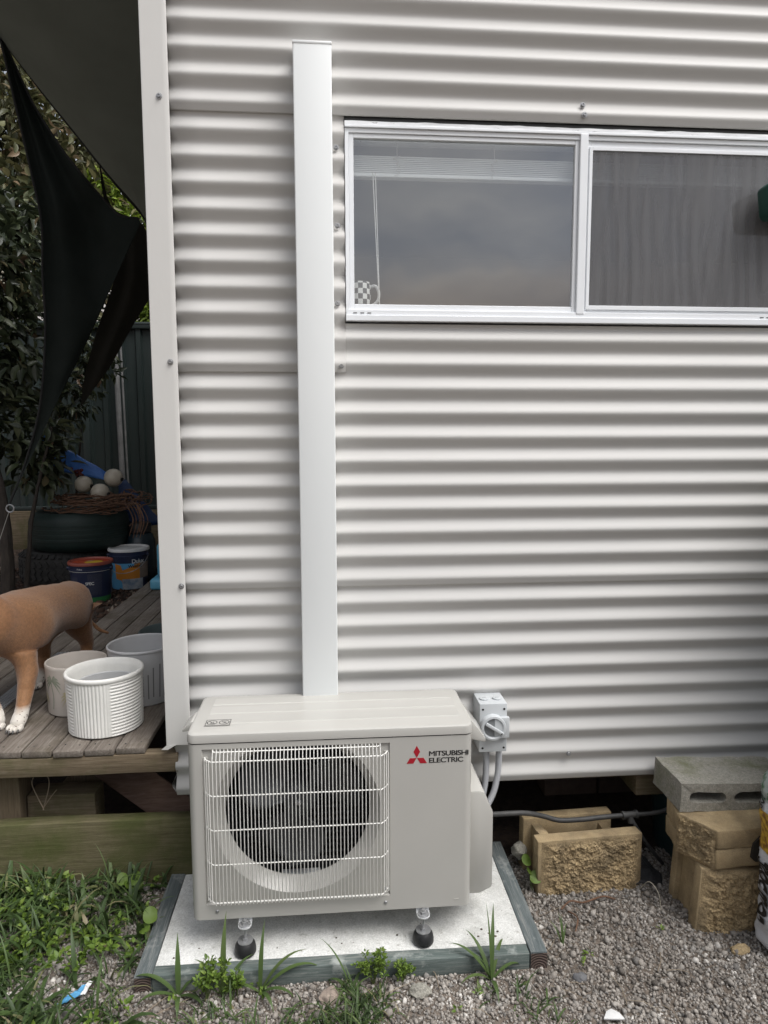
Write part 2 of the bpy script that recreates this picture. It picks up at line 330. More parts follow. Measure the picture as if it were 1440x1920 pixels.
def link(o): COL.objects.link(o); return o
WM = {}
def adopt(o, parent):
    if parent is None: return
    o.parent = parent; o.matrix_parent_inverse = WM.get(parent.name, Matrix()).inverted()
def obj(name, bm, m, parent=None, smooth=True, label=None, ang=35, solid=0.0, loc=None, kind=None):
    if isinstance(bm, bpy.types.Mesh): me = bm
    else:
        me = bpy.data.meshes.new(name)
        bmesh.ops.recalc_face_normals(bm, faces=list(bm.faces)) if solid == 'recalc' else None
        bm.to_mesh(me); bm.free()
        for mm in (m if isinstance(m, (list, tuple)) else [m]): me.materials.append(mm)
        if smooth:
            me.shade_smooth()
            try: me.set_sharp_from_angle(angle=R(ang))
            except Exception: pass
    o = bpy.data.objects.new(name, me); link(o)
    if loc is not None: o.location = loc
    WM[o.name] = T(*loc) if loc is not None else Matrix()
    adopt(o, parent)
    if label: o['label'] = label
    if kind: o['kind'] = kind
    return o
def tag(o, label, cat, group=None, kind=None):
    o['label'] = label; o['category'] = cat
    if group: o['group'] = group
    if kind: o['kind'] = kind
    return o
def thing(name, label, cat, loc=(0, 0, 0), group=None):
    o = bpy.data.objects.new(name, None); o.empty_display_size = .1; link(o); o.location = loc
    WM[o.name] = T(*loc)
    return tag(o, label, cat, group)
def BM(): return bmesh.new()
def np_mesh(name, V, F, m, attr=None, smooth=False):
    """V (n,3), F (m,k) uniform polygons, attr: per-vertex value"""
    me = bpy.data.meshes.new(name); k = F.shape[1]
    me.vertices.add(len(V)); me.vertices.foreach_set('co', V.astype(np.float32).ravel())
    me.loops.add(F.size); me.loops.foreach_set('vertex_index', F.astype(np.int32).ravel())
    me.polygons.add(len(F)); me.polygons.foreach_set('loop_start', np.arange(0, F.size, k, dtype=np.int32))
    me.update(calc_edges=True)
    if attr is not None:
        at = me.attributes.new('v', 'FLOAT', 'POINT'); at.data.foreach_set('value', attr.astype(np.float32))
    for mm in (m if isinstance(m, (list, tuple)) else [m]): me.materials.append(mm)
    if smooth: me.shade_smooth()
    me.validate()
    return me
def text_bm(s, size, mtx, ext=.0004, bold=0.0, sx=1.0, heavy=0.0):
    cu = bpy.data.curves.new('t', 'FONT'); cu.body = s; cu.size = size; cu.extrude = ext; cu.offset = bold; cu.space_character = .92
    o = bpy.data.objects.new('t', cu); COL.objects.link(o)
    dg = bpy.context.evaluated_depsgraph_get(); me = bpy.data.meshes.new_from_object(o.evaluated_get(dg))
    bpy.data.objects.remove(o); bpy.data.curves.remove(cu)
    xs = [v.co.x for v in me.vertices]; x0, x1 = min(xs), max(xs)
    me.transform(Matrix.Diagonal((sx, 1, 1, 1)) @ T(-x0, 0, 0)); b = BM()
    for k_, d_ in enumerate((0, -heavy, heavy) if heavy > 0 else (0,)):     # heavier strokes: the outline doubled a hair's breadth apart
        m2 = me.copy(); m2.transform(mtx @ T(d_, 0, k_*.00006)); b.from_mesh(m2); bpy.data.meshes.remove(m2)
    bpy.data.meshes.remove(me)
    return b, (x1-x0)*sx
FRONT = Matrix(((1, 0, 0, 0), (0, 0, -1, 0), (0, 1, 0, 0), (0, 0, 0, 1)))   # text plane XY -> XZ facing -Y

# ------------------------------------------------------------------ corrugated house
PITCH, Z0, AMP = .0762, 2.7257, .0085
def ridge(k): return Z0-PITCH*k
def corr(z):
    # rolled arcs joined by nearly straight flanks
    c = .80*math.cos(2*math.pi*(z-Z0-.0048)/PITCH); return AMP-AMP*math.asin(c)/math.asin(.80)
from mathutils import noise as MN
house = thing('house', 'pale grey house clad in horizontal corrugated steel with a white sliding window', 'house', (0, 0, 0))
def sheet(x0, x1, z0, z1, off, nx=None, seed=0):
    bm = BM(); nz = max(2, int(round((z1-z0)/PITCH*20))); nx = nx or max(2, int((x1-x0)/.12))
    def f(u, v):
        x = x0+(x1-x0)*u; z = z0+(z1-z0)*v
        wz = z + .0012*MN.noise(Vector((x*1.1, 1, z*.7)))
        y = corr(wz) + off - .0022*max(0, 1-(z-z0)/.016) + .0022*MN.noise(Vector((x*.8, 3, z*.9))) + .0006*MN.noise(Vector((x*4, 7, z*6)))
        return Vector((x, y, z))
    grid(bm, nx, nz, f)
    # folded thickness along the lower edge
    vs = [v for v in bm.verts if abs(v.co.z-z0) < 1e-5]
    o = obj('cladding_sheet', bm, MT['clad'], house, ang=180)
    md = o.modifiers.new('thick', 'SOLIDIFY'); md.thickness = .0009; md.offset = -1
    return o
WX0, WX1, WZ0, WZ1 = .356, 1.825, 1.868, 2.462
sheet(-.212, 4.2, ridge(3)-.021, 4.1, -.0030, seed=1)
sheet(-.212, WX0-.002, ridge(13)-.023, ridge(3)+.05, -.0019, seed=2)
sheet(WX1+.002, 4.2, ridge(13)-.023, ridge(3)+.05, -.0019, seed=3)
sheet(-.212, 4.2, ridge(22)-.021, WZ0-.004, -.0009, seed=4)
sheet(-.212, 4.2, .343, ridge(22)+.05, 0, seed=5)
# side wall of the house running back along the deck
bm = BM(); grid(bm, 20, int(3.75/PITCH*10), lambda u, v: Vector((-.232+corr(.343+3.75*v), .03+6.4*u, .343+3.75*v)))
obj('side_cladding', bm, MT['clad'], house, ang=180)
# corner trim: front flange, folded edge, side flange
tr = BM()
def trim_f(u, v):
    # profile round the corner: side flange -> front flange -> hem
    prof = [(-.2375, .075), (-.2375, .03), (-.2375, -.003), (-.2355, -.0055), (-.20, -.0058), (-.175, -.0056), (-.162, -.0058), (-.1595, -.0045), (-.1592, -.0005)]
    k = u*(len(prof)-1); i = min(int(k), len(prof)-2); t = k-i
    x = prof[i][0]*(1-t)+prof[i+1][0]*t; y = prof[i][1]*(1-t)+prof[i+1][1]*t
    z = .522+(4.1-.522)*v
    return Vector((x+.0012*MN.noise(Vector((0, 1, z*.9))), y-.0016*(1+MN.noise(Vector((x*9, 2, z*1.6)))), z))
grid(tr, 8, 70, trim_f)
trim = obj('corner_trim', tr, MT['trim'], house, ang=40)
fl = BM(); prism(fl, [(-.236, .522), (-.205, .5235), (-.232, .508), (-.252, .509)], 'y', -.010, -.0085)
obj('bent_flap', fl, MT['trim'], trim, smooth=False)
# screws
sb = BM()
lathe(sb, [(0, 0), (.0085, 0), (.009, .0012), (.0085, .002), (.0055, .0022), (.0055, .0060), (.0048, .0068), (.003, .0068), (.0026, .0050), (0, .0050)], 12, Matrix.Rotation(R(90), 4, 'X'))
smesh = bpy.data.meshes.new('screw'); sb.to_mesh(smesh); sb.free(); smesh.materials.append(MT['zinc'])
smesh.shade_smooth(); smesh.set_sharp_from_angle(angle=R(35))
for x, z, y in [(-.186, 2.506, -.008), (-.180, 1.741, -.008), (-.171, 1.045, -.008), (.330, 2.382, .004), (.332, 2.154, .002), (.330, 1.922, .002), (.340, 1.733, .001),
                (1.091, 2.528, .002), (1.096, 2.498, -.003), (1.101, .437, .001)]:
    obj('screw', smesh, None, house, loc=(x, y, z))
# interior: lining round the window opening, room shell, floor, roof
IN0, IN1 = .045, .12
li = BM()
for lo, hi in [((-.15, IN0, .45), (WX0, IN1, 3.05)), ((WX1, IN0, .45), (4.2, IN1, 3.05)), ((WX0, IN0, .45), (WX1, IN1, WZ0+.045)), ((WX0, IN0, WZ1), (WX1, IN1, 3.05))]:
    rbox(li, lo, hi)
obj('inner_lining', li, MT['wallin'], house, smooth=False)
rm = BM()
rbox(rm, (-.15, 3.4, .45), (4.2, 3.5, 3.05)); rbox(rm, (-.15, IN1, .45), (-.06, 3.4, 3.05)); rbox(rm, (4.1, IN1, .45), (4.2, .6, 3.05)); rbox(rm, (4.1, 2.2, .45), (4.2, 3.4, 3.05)); rbox(rm, (4.1, .6, .45), (4.2, 2.2, 1.3)); rbox(rm, (4.1, .6, 2.6), (4.2, 2.2, 3.05)); rbox(rm, (-.06, IN1, 2.95), (4.1, 3.4, 3.05))  # unseen opening added in the right wall to let daylight into the room
obj('room_wall', rm, MT['wallin'], house, smooth=False)
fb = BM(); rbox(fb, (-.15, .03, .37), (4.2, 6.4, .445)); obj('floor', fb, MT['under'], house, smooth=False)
fb = BM(); rbox(fb, (-.05, .121, .446), (4.09, 3.39, .46)); obj('room_floor', fb, MT['floorin'], house, smooth=False)
rb = BM(); rbox(rb, (-.2, .03, 4.0), (4.2, 6.4, 4.06)); obj('roof', rb, MT['roof'], house, smooth=False)
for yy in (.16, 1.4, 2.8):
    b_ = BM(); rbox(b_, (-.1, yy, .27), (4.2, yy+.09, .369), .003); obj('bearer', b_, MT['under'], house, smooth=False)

# ------------------------------------------------------------------ window (part of the house) with sashes, panes, fly screen
wf = BM()
rbox(wf, (WX0, -.006, WZ0+.002), (WX1, .05, WZ0+.020), .0015)           # sill nose
rbox(wf, (WX0, -.001, WZ0+.0205), (WX1, .05, WZ0+.036), .001)           # sill track
rbox(wf, (WX0, .004, 2.428), (WX1, .05, 2.441), .001)                  # head track
rbox(wf, (WX0, -.002, 2.4415), (WX1, .05, 2.449), .001)
rbox(wf, (WX0, .002, WZ0+.0365), (WX0+.012, .05, 2.4275), .001)
rbox(wf, (WX1-.012, .002, WZ0+.0365), (WX1, .05, 2.4275), .001)
win = obj('window', wf, MT['alu'], house, smooth=False)
hb = BM(); grid(hb, 60, 2, lambda u, v: Vector((WX0+(WX1-WX0)*u, .006+.0015*MN.noise(Vector((u*30, v, 0))), 2.4495+(.013+.0025*MN.noise(Vector((u*26, 5, 0)))*(v > .9))*v)))
o = obj('head_flashing', hb, MT['alu_dirty'], win, smooth=False); md = o.modifiers.new('t', 'SOLIDIFY'); md.thickness = .004
gb = BM(); rbox(gb, (WX0, .012, 2.449), (WX1, .05, 2.476)); obj('head_gap', gb, MT['gasket'], win, smooth=False)
def frame4(bm, x0, x1, z0, z1, wl, wr, wb, wt, y0, y1, bev=.0015):
    rbox(bm, (x0, y0, z0), (x0+wl, y1, z1), bev); rbox(bm, (x1-wr, y0, z0), (x1, y1, z1), bev)
    rbox(bm, (x0+wl, y0+.0005, z0), (x1-wr, y1, z0+wb), bev); rbox(bm, (x0+wl, y0+.0005, z1-wt), (x1-wr, y1, z1), bev)
s1 = BM(); frame4(s1, WX0+.0125, 1.086, 1.9047, 2.4275, .014, .012, .018, .013, .008, .026)
sash1 = obj('sash', s1, MT['alu'], win, smooth=False)
m_ = BM(); rbox(m_, (1.0865, -.003, WZ0+.030), (1.112, .030, 2.444), .002); obj('mullion', m_, MT['alu'], win, smooth=False)
s2 = BM(); frame4(s2, 1.1125, WX1-.0125, 1.9047, 2.4275, .012, .014, .020, .030, .010, .030)
obj('sash', s2, MT['alu'], win, smooth=False)
s3 = BM(); frame4(s3, 1.119, WX1-.019, 1.914, 2.409, .010, .010, .013, .011, .0035, .0095, .001)
obj('screen_frame', s3, MT['alu'], win, smooth=False)
# dark slots in the sill
for xx in (.378, .400, .422, 1.70, 1.722):
    d_ = BM(); rbox(d_, (xx, -.0025, WZ0+.0255), (xx+.012, -.0008, WZ0+.0275)); obj('weep_slot', d_, MT['gasket'], win, smooth=False)
def glass_mat():
    m = bpy.data.materials.new('window_glass'); m.use_nodes = True; t = m.node_tree; t.nodes.clear(); L = t.links.new
    o_ = nd(t, 'ShaderNodeOutputMaterial'); tr_ = nd(t, 'ShaderNodeBsdfTransparent'); tr_.inputs[0].default_value = (.86, .88, .88, 1)
    gl = nd(t, 'ShaderNodeBsdfGlossy'); gl.inputs['Roughness'].default_value = .02; gl.inputs[0].default_value = (.95, .97, 1, 1)
    fr = nd(t, 'ShaderNodeFresnel'); gm_ = nd(t, 'ShaderNodeNewGeometry'); io_ = nd(t, 'ShaderNodeMath', operation='MULTIPLY_ADD'); io_.inputs[1].default_value = 1/2.4-2.4; io_.inputs[2].default_value = 2.4; L(gm_.outputs['Backfacing'], io_.inputs[0]); L(io_.outputs[0], fr.inputs[0])
    tc = nd(t, 'ShaderNodeTexCoord'); n = nd(t, 'ShaderNodeTexNoise'); n.inputs['Scale'].default_value = 3; bp = nd(t, 'ShaderNodeBump'); bp.inputs['Distance'].default_value = .002
    L(tc.outputs['Object'], n.inputs['Vector']); L(n.outputs[0], bp.inputs['Height']); L(bp.outputs[0], gl.inputs['Normal'])
    mx = nd(t, 'ShaderNodeMixShader'); L(fr.outputs[0], mx.inputs[0]); L(tr_.outputs[0], mx.inputs[1]); L(gl.outputs[0], mx.inputs[2])
    # fine dust specks
    n2 = nd(t, 'ShaderNodeTexNoise'); n2.inputs['Scale'].default_value = 60; n2.inputs['Detail'].default_value = 5; L(tc.outputs['Object'], n2.inputs['Vector'])
    mr = nd(t, 'ShaderNodeMapRange'); mr.inputs[1].default_value = .74; mr.inputs[2].default_value = .8; L(n2.outputs[0], mr.inputs[0])
    df = nd(t, 'ShaderNodeBsdfDiffuse'); df.inputs[0].default_value = (.5, .5, .5, 1)
    ad = nd(t, 'ShaderNodeMath', operation='MULTIPLY_ADD'); ad.inputs[1].default_value = .5; ad.inputs[2].default_value = .035; L(mr.outputs[0], ad.inputs[0])
    m2 = nd(t, 'ShaderNodeMixShader'); L(ad.outputs[0], m2.inputs[0]); L(mx.outputs[0], m2.inputs[1]); L(df.outputs[0], m2.inputs[2])
    L(m2.outputs[0], o_.inputs[0]); return m
def screen_mat():
    m = bpy.data.materials.new('fly_screen_mesh'); m.use_nodes = True; t = m.node_tree; t.nodes.clear(); L = t.links.new
    o_ = nd(t, 'ShaderNodeOutputMaterial'); tr_ = nd(t, 'ShaderNodeBsdfTransparent')
    df = nd(t, 'ShaderNodeBsdfDiffuse'); df.inputs[0].default_value = (.17, .17, .175, 1)
    tc = nd(t, 'ShaderNodeTexCoord'); mp = nd(t, 'ShaderNodeMapping'); mp.inputs['Scale'].default_value = (14, 1, 1.2); n = nd(t, 'ShaderNodeTexNoise'); n.inputs['Scale'].default_value = 1.3; n.inputs['Distortion'].default_value = 1.4
    L(tc.outputs['Object'], mp.inputs['Vector']); L(mp.outputs[0], n.inputs['Vector'])
    mr = nd(t, 'ShaderNodeMapRange'); mr.inputs[1].default_value = .3; mr.inputs[2].default_value = .7; mr.inputs[3].default_value = .44; mr.inputs[4].default_value = .72; L(n.outputs[0], mr.inputs[0])
    mpw = nd(t, 'ShaderNodeMapping'); mpw.inputs['Scale'].default_value = (1, 1, .45); L(tc.outputs['Object'], mpw.inputs['Vector'])
    wv = nd(t, 'ShaderNodeTexWave'); wv.inputs['Scale'].default_value = 7; wv.inputs['Distortion'].default_value = 9; wv.inputs['Detail'].default_value = 1.5; wv.inputs['Detail Scale'].default_value = .8; L(mpw.outputs[0], wv.inputs['Vector'])
    aw = nd(t, 'ShaderNodeMath', operation='MULTIPLY_ADD'); aw.inputs[1].default_value = .10; L(wv.outputs['Fac'], aw.inputs[0]); L(mr.outputs[0], aw.inputs[2])
    mx = nd(t, 'ShaderNodeMixShader'); L(aw.outputs[0], mx.inputs[0]); L(tr_.outputs[0], mx.inputs[1]); L(df.outputs[0], mx.inputs[2]); L(mx.outputs[0], o_.inputs[0]); return m
MT['glass'] = glass_mat(); MT['screen'] = screen_mat()
g1 = BM(); grid(g1, 1, 1, lambda u, v: Vector((.382+.694*u, .017, 1.922+.494*v))); obj('glass_pane', g1, MT['glass'], win, smooth=False)
g1 = BM(); grid(g1, 1, 1, lambda u, v: Vector((1.124+.677*u, .020, 1.924+.475*v))); obj('glass_pane', g1, MT['glass'], win, smooth=False)
g1 = BM(); grid(g1, 1, 1, lambda u, v: Vector((1.128+.669*u, .007, 1.926+.473*v))); obj('fly_screen', g1, MT['screen'], win, smooth=False)
# inside the room: blind raised to the top, cords, mug on the sill
bl = thing('venetian_blind', 'pale venetian blind gathered up behind the top of the window glass', 'blind', (.4, .07, 2.46))
b_ = BM(); rbox(b_, (.37, .055, 2.425), (1.815, .095, 2.462), .003); obj('headrail', b_, MT['slat'], bl, smooth=False)
sl = BM()
def slat_f(u, v): return Vector((1.43*u, -.0125, -.0032+.0040*v/.25)) if v < .3 else Vector((1.43*u, -.0125+.025*(v-.25)/.75, .0008+.0025*math.sin(math.pi*(v-.25)/.75)))
grid(sl, 1, 4, slat_f); slm = bpy.data.meshes.new('slat'); sl.to_mesh(slm); sl.free(); slm.materials.append(MT['slat'])
for i in range(10):
    obj('slat', slm, None, bl, loc=(.378, .075, 2.334+i*.0056))
b_ = BM(); rbox(b_, (.378, .060, 2.322), (1.808, .090, 2.331), .002); obj('bottom_rail', b_, MT['slat'], bl, smooth=False)
for xx in (.52, .83, 1.09, 1.38, 1.68):
    b_ = BM(); tube(b_, [(xx, .061, 2.43), (xx+.001, .060, 2.385)], .0011, 6); obj('lift_cord', b_, MT['cord'], bl)
    b_ = BM(); random.seed(int(xx*100))
    tube(b_, spline([(xx+random.uniform(-.012, .012), .057, 2.385-i*.0085) for i in range(8)], 5), .0009, 5); obj('ladder_cord', b_, MT['cord'], bl)
for dx in (-.004, .004):
    b_ = BM(); tube(b_, [(.448+dx, .05, 2.33), (.456+dx*.6, .05, 2.12), (.464, .05, 1.915)], .0017, 6); obj('pull_cord', b_, MT['cord'], bl)
mug = thing('mug', 'black and white checked mug on the inside window sill', 'mug', (.403, .078, 1.914))
def checks():
    m, t, b = base_mat('checked_glaze'); L = t.links.new
    tc = nd(t, 'ShaderNodeTexCoord'); sp = nd(t, 'ShaderNodeSeparateXYZ'); L(tc.outputs['Object'], sp.inputs[0])
    sx = nd(t, 'ShaderNodeMath', operation='SUBTRACT'); sx.inputs[1].default_value = .403; L(sp.outputs[0], sx.inputs[0])
    sy = nd(t, 'ShaderNodeMath', operation='SUBTRACT'); sy.inputs[1].default_value = .078; L(sp.outputs[1], sy.inputs[0])
    at = nd(t, 'ShaderNodeMath', operation='ARCTAN2'); L(sy.outputs[0], at.inputs[0]); L(sx.outputs[0], at.inputs[1])
    m1 = nd(t, 'ShaderNodeMath', operation='MULTIPLY'); m1.inputs[1].default_value = 14/(2*math.pi); L(at.outputs[0], m1.inputs[0])
    m2 = nd(t, 'ShaderNodeMath', operation='MULTIPLY'); m2.inputs[1].default_value = 1/.0165; L(sp.outputs[2], m2.inputs[0])
    cb = nd(t, 'ShaderNodeCombineXYZ'); L(m1.outputs[0], cb.inputs[0]); L(m2.outputs[0], cb.inputs[1]); cb.inputs[2].default_value = .5
    ck = nd(t, 'ShaderNodeTexChecker'); ck.inputs['Scale'].default_value = 1; ck.inputs[1].default_value = (.78, .78, .75, 1); ck.inputs[2].default_value = (.04, .045, .045, 1)
    L(cb.outputs[0], ck.inputs[0]); L(ck.outputs[0], b.inputs['Base Color']); b.inputs['Roughness'].default_value = .25; return m
b_ = BM(); lathe(b_, [(0, 0), (.030, 0), (.033, .004), (.0345, .04), (.033, .088), (.030, .0885), (.029, .082), (.0305, .04), (.028, .008), (0, .007)], 40, T(.403, .078, 1.914))
obj('body', b_, checks(), mug)
b_ = BM(); tube(b_, spline([(.434, .075, 1.988), (.452, .074, 1.992), (.463, .073, 1.972), (.460, .073, 1.948), (.446, .074, 1.934), (.434, .075, 1.930)], 6), .0048, 10); obj('handle', b_, MT['white'], mug)

# ------------------------------------------------------------------ pipe duct on the wall
duct = thing('duct_cover', 'tall white pipe cover running up the wall from behind the air conditioner', 'duct', (.263, 0, .70))
b_ = BM(); rbox(b_, (.207, -.0698, .62), (.3185, .004, 2.6405), .004, 3); obj('channel', b_, MT['duct'], duct)
b_ = BM(); rbox(b_, (.2062, -.0712, 2.634), (.3193, .004, 2.6435), .0025, 2); obj('end_cap', b_, MT['duct'], duct)

# ------------------------------------------------------------------ air conditioner outdoor unit
AX0, AX1, AY0, AY1, AZ0, AZ1 = -.102, .698, -.3287, -.0437, .147, .697
RX0, RX1, RZ0, RZ1 = -.062, .461, .192, .652
FC = (.199, .447); FR = .207
ac = thing('air_conditioner', 'ivory air conditioner outdoor unit with a wire fan guard on the concrete pad', 'air conditioner', ((AX0+AX1)/2, -.19, .05))
def rrect(x0, x1, y0, y1, r, n=6):
    P = []
    for cx, cy, a0 in ((x1-r, y0+r, -90), (x1-r, y1-r, 0), (x0+r, y1-r, 90), (x0+r, y0+r, 180)):
        for k in range(n+1):
            a_ = R(a0+90*k/n); P.append((cx+r*math.cos(a_), cy+r*math.sin(a_)))
    return P          # starts at front right, runs counter-clockwise (seen from above) and ends front left
def strip(bm, P, zs, closed):
    rings = [[bm.verts.new((x, y, z)) for x, y in P] for z in zs]
    n = len(P)
    for a_, c_ in zip(rings, rings[1:]):
        for k in range(n if closed else n-1):
            bm.faces.new((a_[k], a_[(k+1) % n], c_[(k+1) % n], c_[k]))
    return rings
PR = rrect(AX0, AX1, AY0, AY1, .022)
cs = BM()
full = PR+[(RX0, AY0), (RX1, AY0)]
strip(cs, full, [AZ0, RZ0], True)
strip(cs, [(RX1, AY0)]+PR+[(RX0, AY0)], [RZ0, RZ1], False)
strip(cs, full, [RZ1, .667], True)
# rolled top edge of the front shell, bottom pan
inner = rrect(AX0+.004, AX1-.004, AY0+.004, AY1-.004, .020)+[(RX0, AY0+.004), (RX1, AY0+.004)]
top = [cs.verts.new((x, y, .667)) for x, y in full]; topi = [cs.verts.new((x, y, .664)) for x, y in inner]
for k in range(len(full)): cs.faces.new((top[k], top[(k+1) % len(full)], topi[(k+1) % len(full)], topi[k]))
cs.faces.new([cs.verts.new((x, y, AZ0+.001)) for x, y in full][::-1])
# recess lips and panel with round opening, bell mouth
RY = AY0+.007
def q(bm, *ps): bm.faces.new([bm.verts.new(p) for p in ps])
q(cs, (RX0, AY0, RZ0), (RX0, AY0, RZ1), (RX0+.002, RY, RZ1-.002), (RX0+.002, RY, RZ0+.002))
q(cs, (RX1, AY0, RZ1), (RX1, AY0, RZ0), (RX1-.002, RY, RZ0+.002), (RX1-.002, RY, RZ1-.002))
q(cs, (RX1, AY0, RZ0), (RX0, AY0, RZ0), (RX0+.002, RY, RZ0+.002), (RX1-.002, RY, RZ0+.002))
q(cs, (RX0, AY0, RZ1), (RX1, AY0, RZ1), (RX1-.002, RY, RZ1-.002), (RX0+.002, RY, RZ1-.002))
bmesh.ops.remove_doubles(cs, verts=list(cs.verts), dist=1e-5)
case = obj('case', cs, MT['ac'], ac, solid='recalc', ang=30)
fp = BM(); N = 96; FO = .236
x0, x1, z0, z1 = RX0+.002, RX1-.002, RZ0+.002, RZ1-.002
rect, circ, bell = [], [], []
# corner-aware perimeter points
angs = sorted(set([2*math.pi*k/N for k in range(N)]+[math.atan2(zz-FC[1], xx-FC[0]) % (2*math.pi) for xx in (x0, x1) for zz in (z0, z1)]))
prof = [(FO, RY), (FO-.003, RY+.004), (FO-.010, RY+.012), (FR+.003, RY+.030), (FR, RY+.040)]
rings = []
for a_ in angs:
    dx, dz = math.cos(a_), math.sin(a_)
    t = min([((x1-FC[0])/dx) if dx > 1e-9 else ((x0-FC[0])/dx) if dx < -1e-9 else 1e9, ((z1-FC[1])/dz) if dz > 1e-9 else ((z0-FC[1])/dz) if dz < -1e-9 else 1e9])
    t = max(t, FO*.999+.0004)
    zz = min(max(FC[1]+dz*t, z0), z1)
    rect.append(fp.verts.new((FC[0]+dx*t, RY, zz)))
    rings.append([fp.verts.new((FC[0]+dx*r_, y_, min(max(FC[1]+dz*r_, z0-.0), z1+.0) if i < 2 else FC[1]+dz*r_)) for i, (r_, y_) in enumerate(prof)])
n = len(angs)
for k in range(n):
    k2 = (k+1) % n; fp.faces.new((rect[k], rect[k2], rings[k2][0], rings[k][0]))
    for i in range(len(prof)-1): fp.faces.new((rings[k][i], rings[k2][i], rings[k2][i+1], rings[k][i+1]))
obj('fan_surround', fp, MT['ac'], ac, solid='recalc', ang=30)
# inside: dark chamber, coil with fins, fan
ch = BM(); rbox(ch, (AX0+.012, AY1-.05, AZ0+.012), (AX1-.02, AY1-.012, .655)); rbox(ch, (.47, AY0+.02, AZ0+.012), (.478, AY1-.05, .655)); rbox(ch, (AX0+.01, AY0+.03, AZ0+.012), (AX0+.02, AY1-.05, .655))
rbox(ch, (AX0+.02, AY0+.03, .646), (.47, AY1-.05, .655)); rbox(ch, (AX0+.02, AY0+.03, AZ0+.012), (.47, AY1-.05, AZ0+.02))
obj('chamber', ch, MT['dark'], ac, smooth=False)
co = BM()
for i in range(22):
    z = .175+i*.0215; tube(co, [(AX0+.03, -.105, z), (.46, -.105, z)], .0042, 6)
for i in range(60):
    x = AX0+.035+i*.0088; rbox(co, (x, -.112, .165), (x+.0012, -.098, .645))
obj('coil', co, MT['fin'], ac, smooth=False)
fan = BM()
FY = -.225
hub = BM(); lathe(hub, [(0, .030), (.030, .028), (.047, .020), (.052, .008), (.052, -.05), (0, -.05)], 32, T(FC[0], FY, FC[1]) @ Matrix.Rotation(R(90), 4, 'X'))
fobj = obj('fan', hub, MT['fan'], ac)
b_ = BM(); lathe(b_, [(0, .008), (.006, .008), (.008, .002), (.008, 0), (0, 0)], 10, T(FC[0], FY-.030, FC[1]) @ Matrix.Rotation(R(90), 4, 'X')); obj('hub_nut', b_, MT['zinc'], fobj)
for kb in range(3):
    a0 = R(150+120*kb); bb = BM()
    def bl_f(u, v, a0=a0):
        r_ = .046+(.197-.046)*v
        wdt = R(58+26*math.sin(math.pi*min(1, v*1.05))); a_ = a0+(u-.5)*wdt-.35*v*v
        if v > .86: a_ = a0+(u-.5)*wdt*(1-.55*((v-.86)/.14)**2)-.35*v*v
        y = FY+.035-.07*u + .012*math.sin(math.pi*u)
        return Vector((FC[0]+r_*math.cos(a_), y, FC[1]+r_*math.sin(a_)))
    grid(bb, 14, 16, bl_f); o = obj('blade', bb, MT['fan'], fobj, ang=180); md = o.modifiers.new('t', 'SOLIDIFY'); md.thickness = .003
b_ = BM(); rbox(b_, (FC[0]-.055, -.276, .204), (FC[0]+.060, -.215, .214), .002); obj('drain_plate', b_, MT['zincw'], ac, smooth=False)
for xx in (-.035, .045):
    b_ = BM(); cyl(b_, (FC[0]+xx, -.245, .2135), (FC[0]+xx, -.245, .2155), .005, 12); obj('drain_hole', b_, MT['gasket'], ac, smooth=False)
b_ = BM(); rbox(b_, (FC[0]-.03, -.16, .60), (FC[0]+.035, -.12, .622), .002); rbox(b_, (FC[0]-.02, -.165, .625), (FC[0]+.025, -.13, .65), .002); obj('motor_bracket', b_, MT['fan'], ac, smooth=False)
# wire guard
gr = BM()
GY = AY0-.0175; ZS = [.622, .523, .4225, .321, .207]
gx0, gx1 = -.034, .436
def hw(z, y, r_=.0016, top=False):
    tube(gr, [(RX0+.006, RY-.001, z+.004), (RX0+.012, GY+.012, z+.003), (gx0, y, z), (gx1, y, z), (RX1-.012, GY+.012, z+.003), (RX1-.006, RY-.001, z+.004)], r_, 6)
for z in ZS: hw(z, GY+.0018, .0019)
tube(gr, [(gx0+.004, RY, .655), (gx0+.002, RY-.004, .651), (gx0+.004, AY0-.004, .6465), (gx0+.010, AY0-.006, .6455), (gx1-.010, AY0-.006, .6455), (gx1-.004, AY0-.004, .6465), (gx1-.002, RY-.004, .651), (gx1-.004, RY, .655)], .0018, 6)
grille = obj('fan_guard', gr, MT['wire'], ac)
wv = BM(); tube(wv, [(0, .0125, .0315), (0, .0118, .0275), (0, -.0008, .003), (0, 0, -.003), (0, 0, -.4195), (0, .003, -.4225)], .0015, 6, caps=False)
wvm = bpy.data.meshes.new('wire'); wv.to_mesh(wvm); wv.free(); wvm.materials.append(MT['wire']); wvm.shade_smooth()
nw = 46
for i in range(nw): obj('wire', wvm, None, grille, loc=(gx0+.003+(gx1-gx0-.006)*i/(nw-1), GY, .622))
ws = BM(); tube(ws, [(0, 0, .004), (0, 0, -.414)], .0015, 6, caps=False)
wsm = bpy.data.meshes.new('side_wire'); ws.to_mesh(wsm); ws.free(); wsm.materials.append(MT['wire']); wsm.shade_smooth()
for j, (dx, dy) in enumerate([(.0075, .004), (.0145, .0085), (.0205, .0135)]):
    obj('wire', wsm, None, grille, loc=(gx0-dx, GY+dy, .623)); obj('wire', wsm, None, grille, loc=(gx1+dx, GY+dy, .623))
for xx in (RX0+.006, RX1-.016):
    for zz in (.622, .611):
        b_ = BM(); rbox(b_, (xx, RY-.003, zz), (xx+.010, RY+.001, zz+.005), .001); obj('guard_clip', b_, MT['ac'], ac, smooth=False)
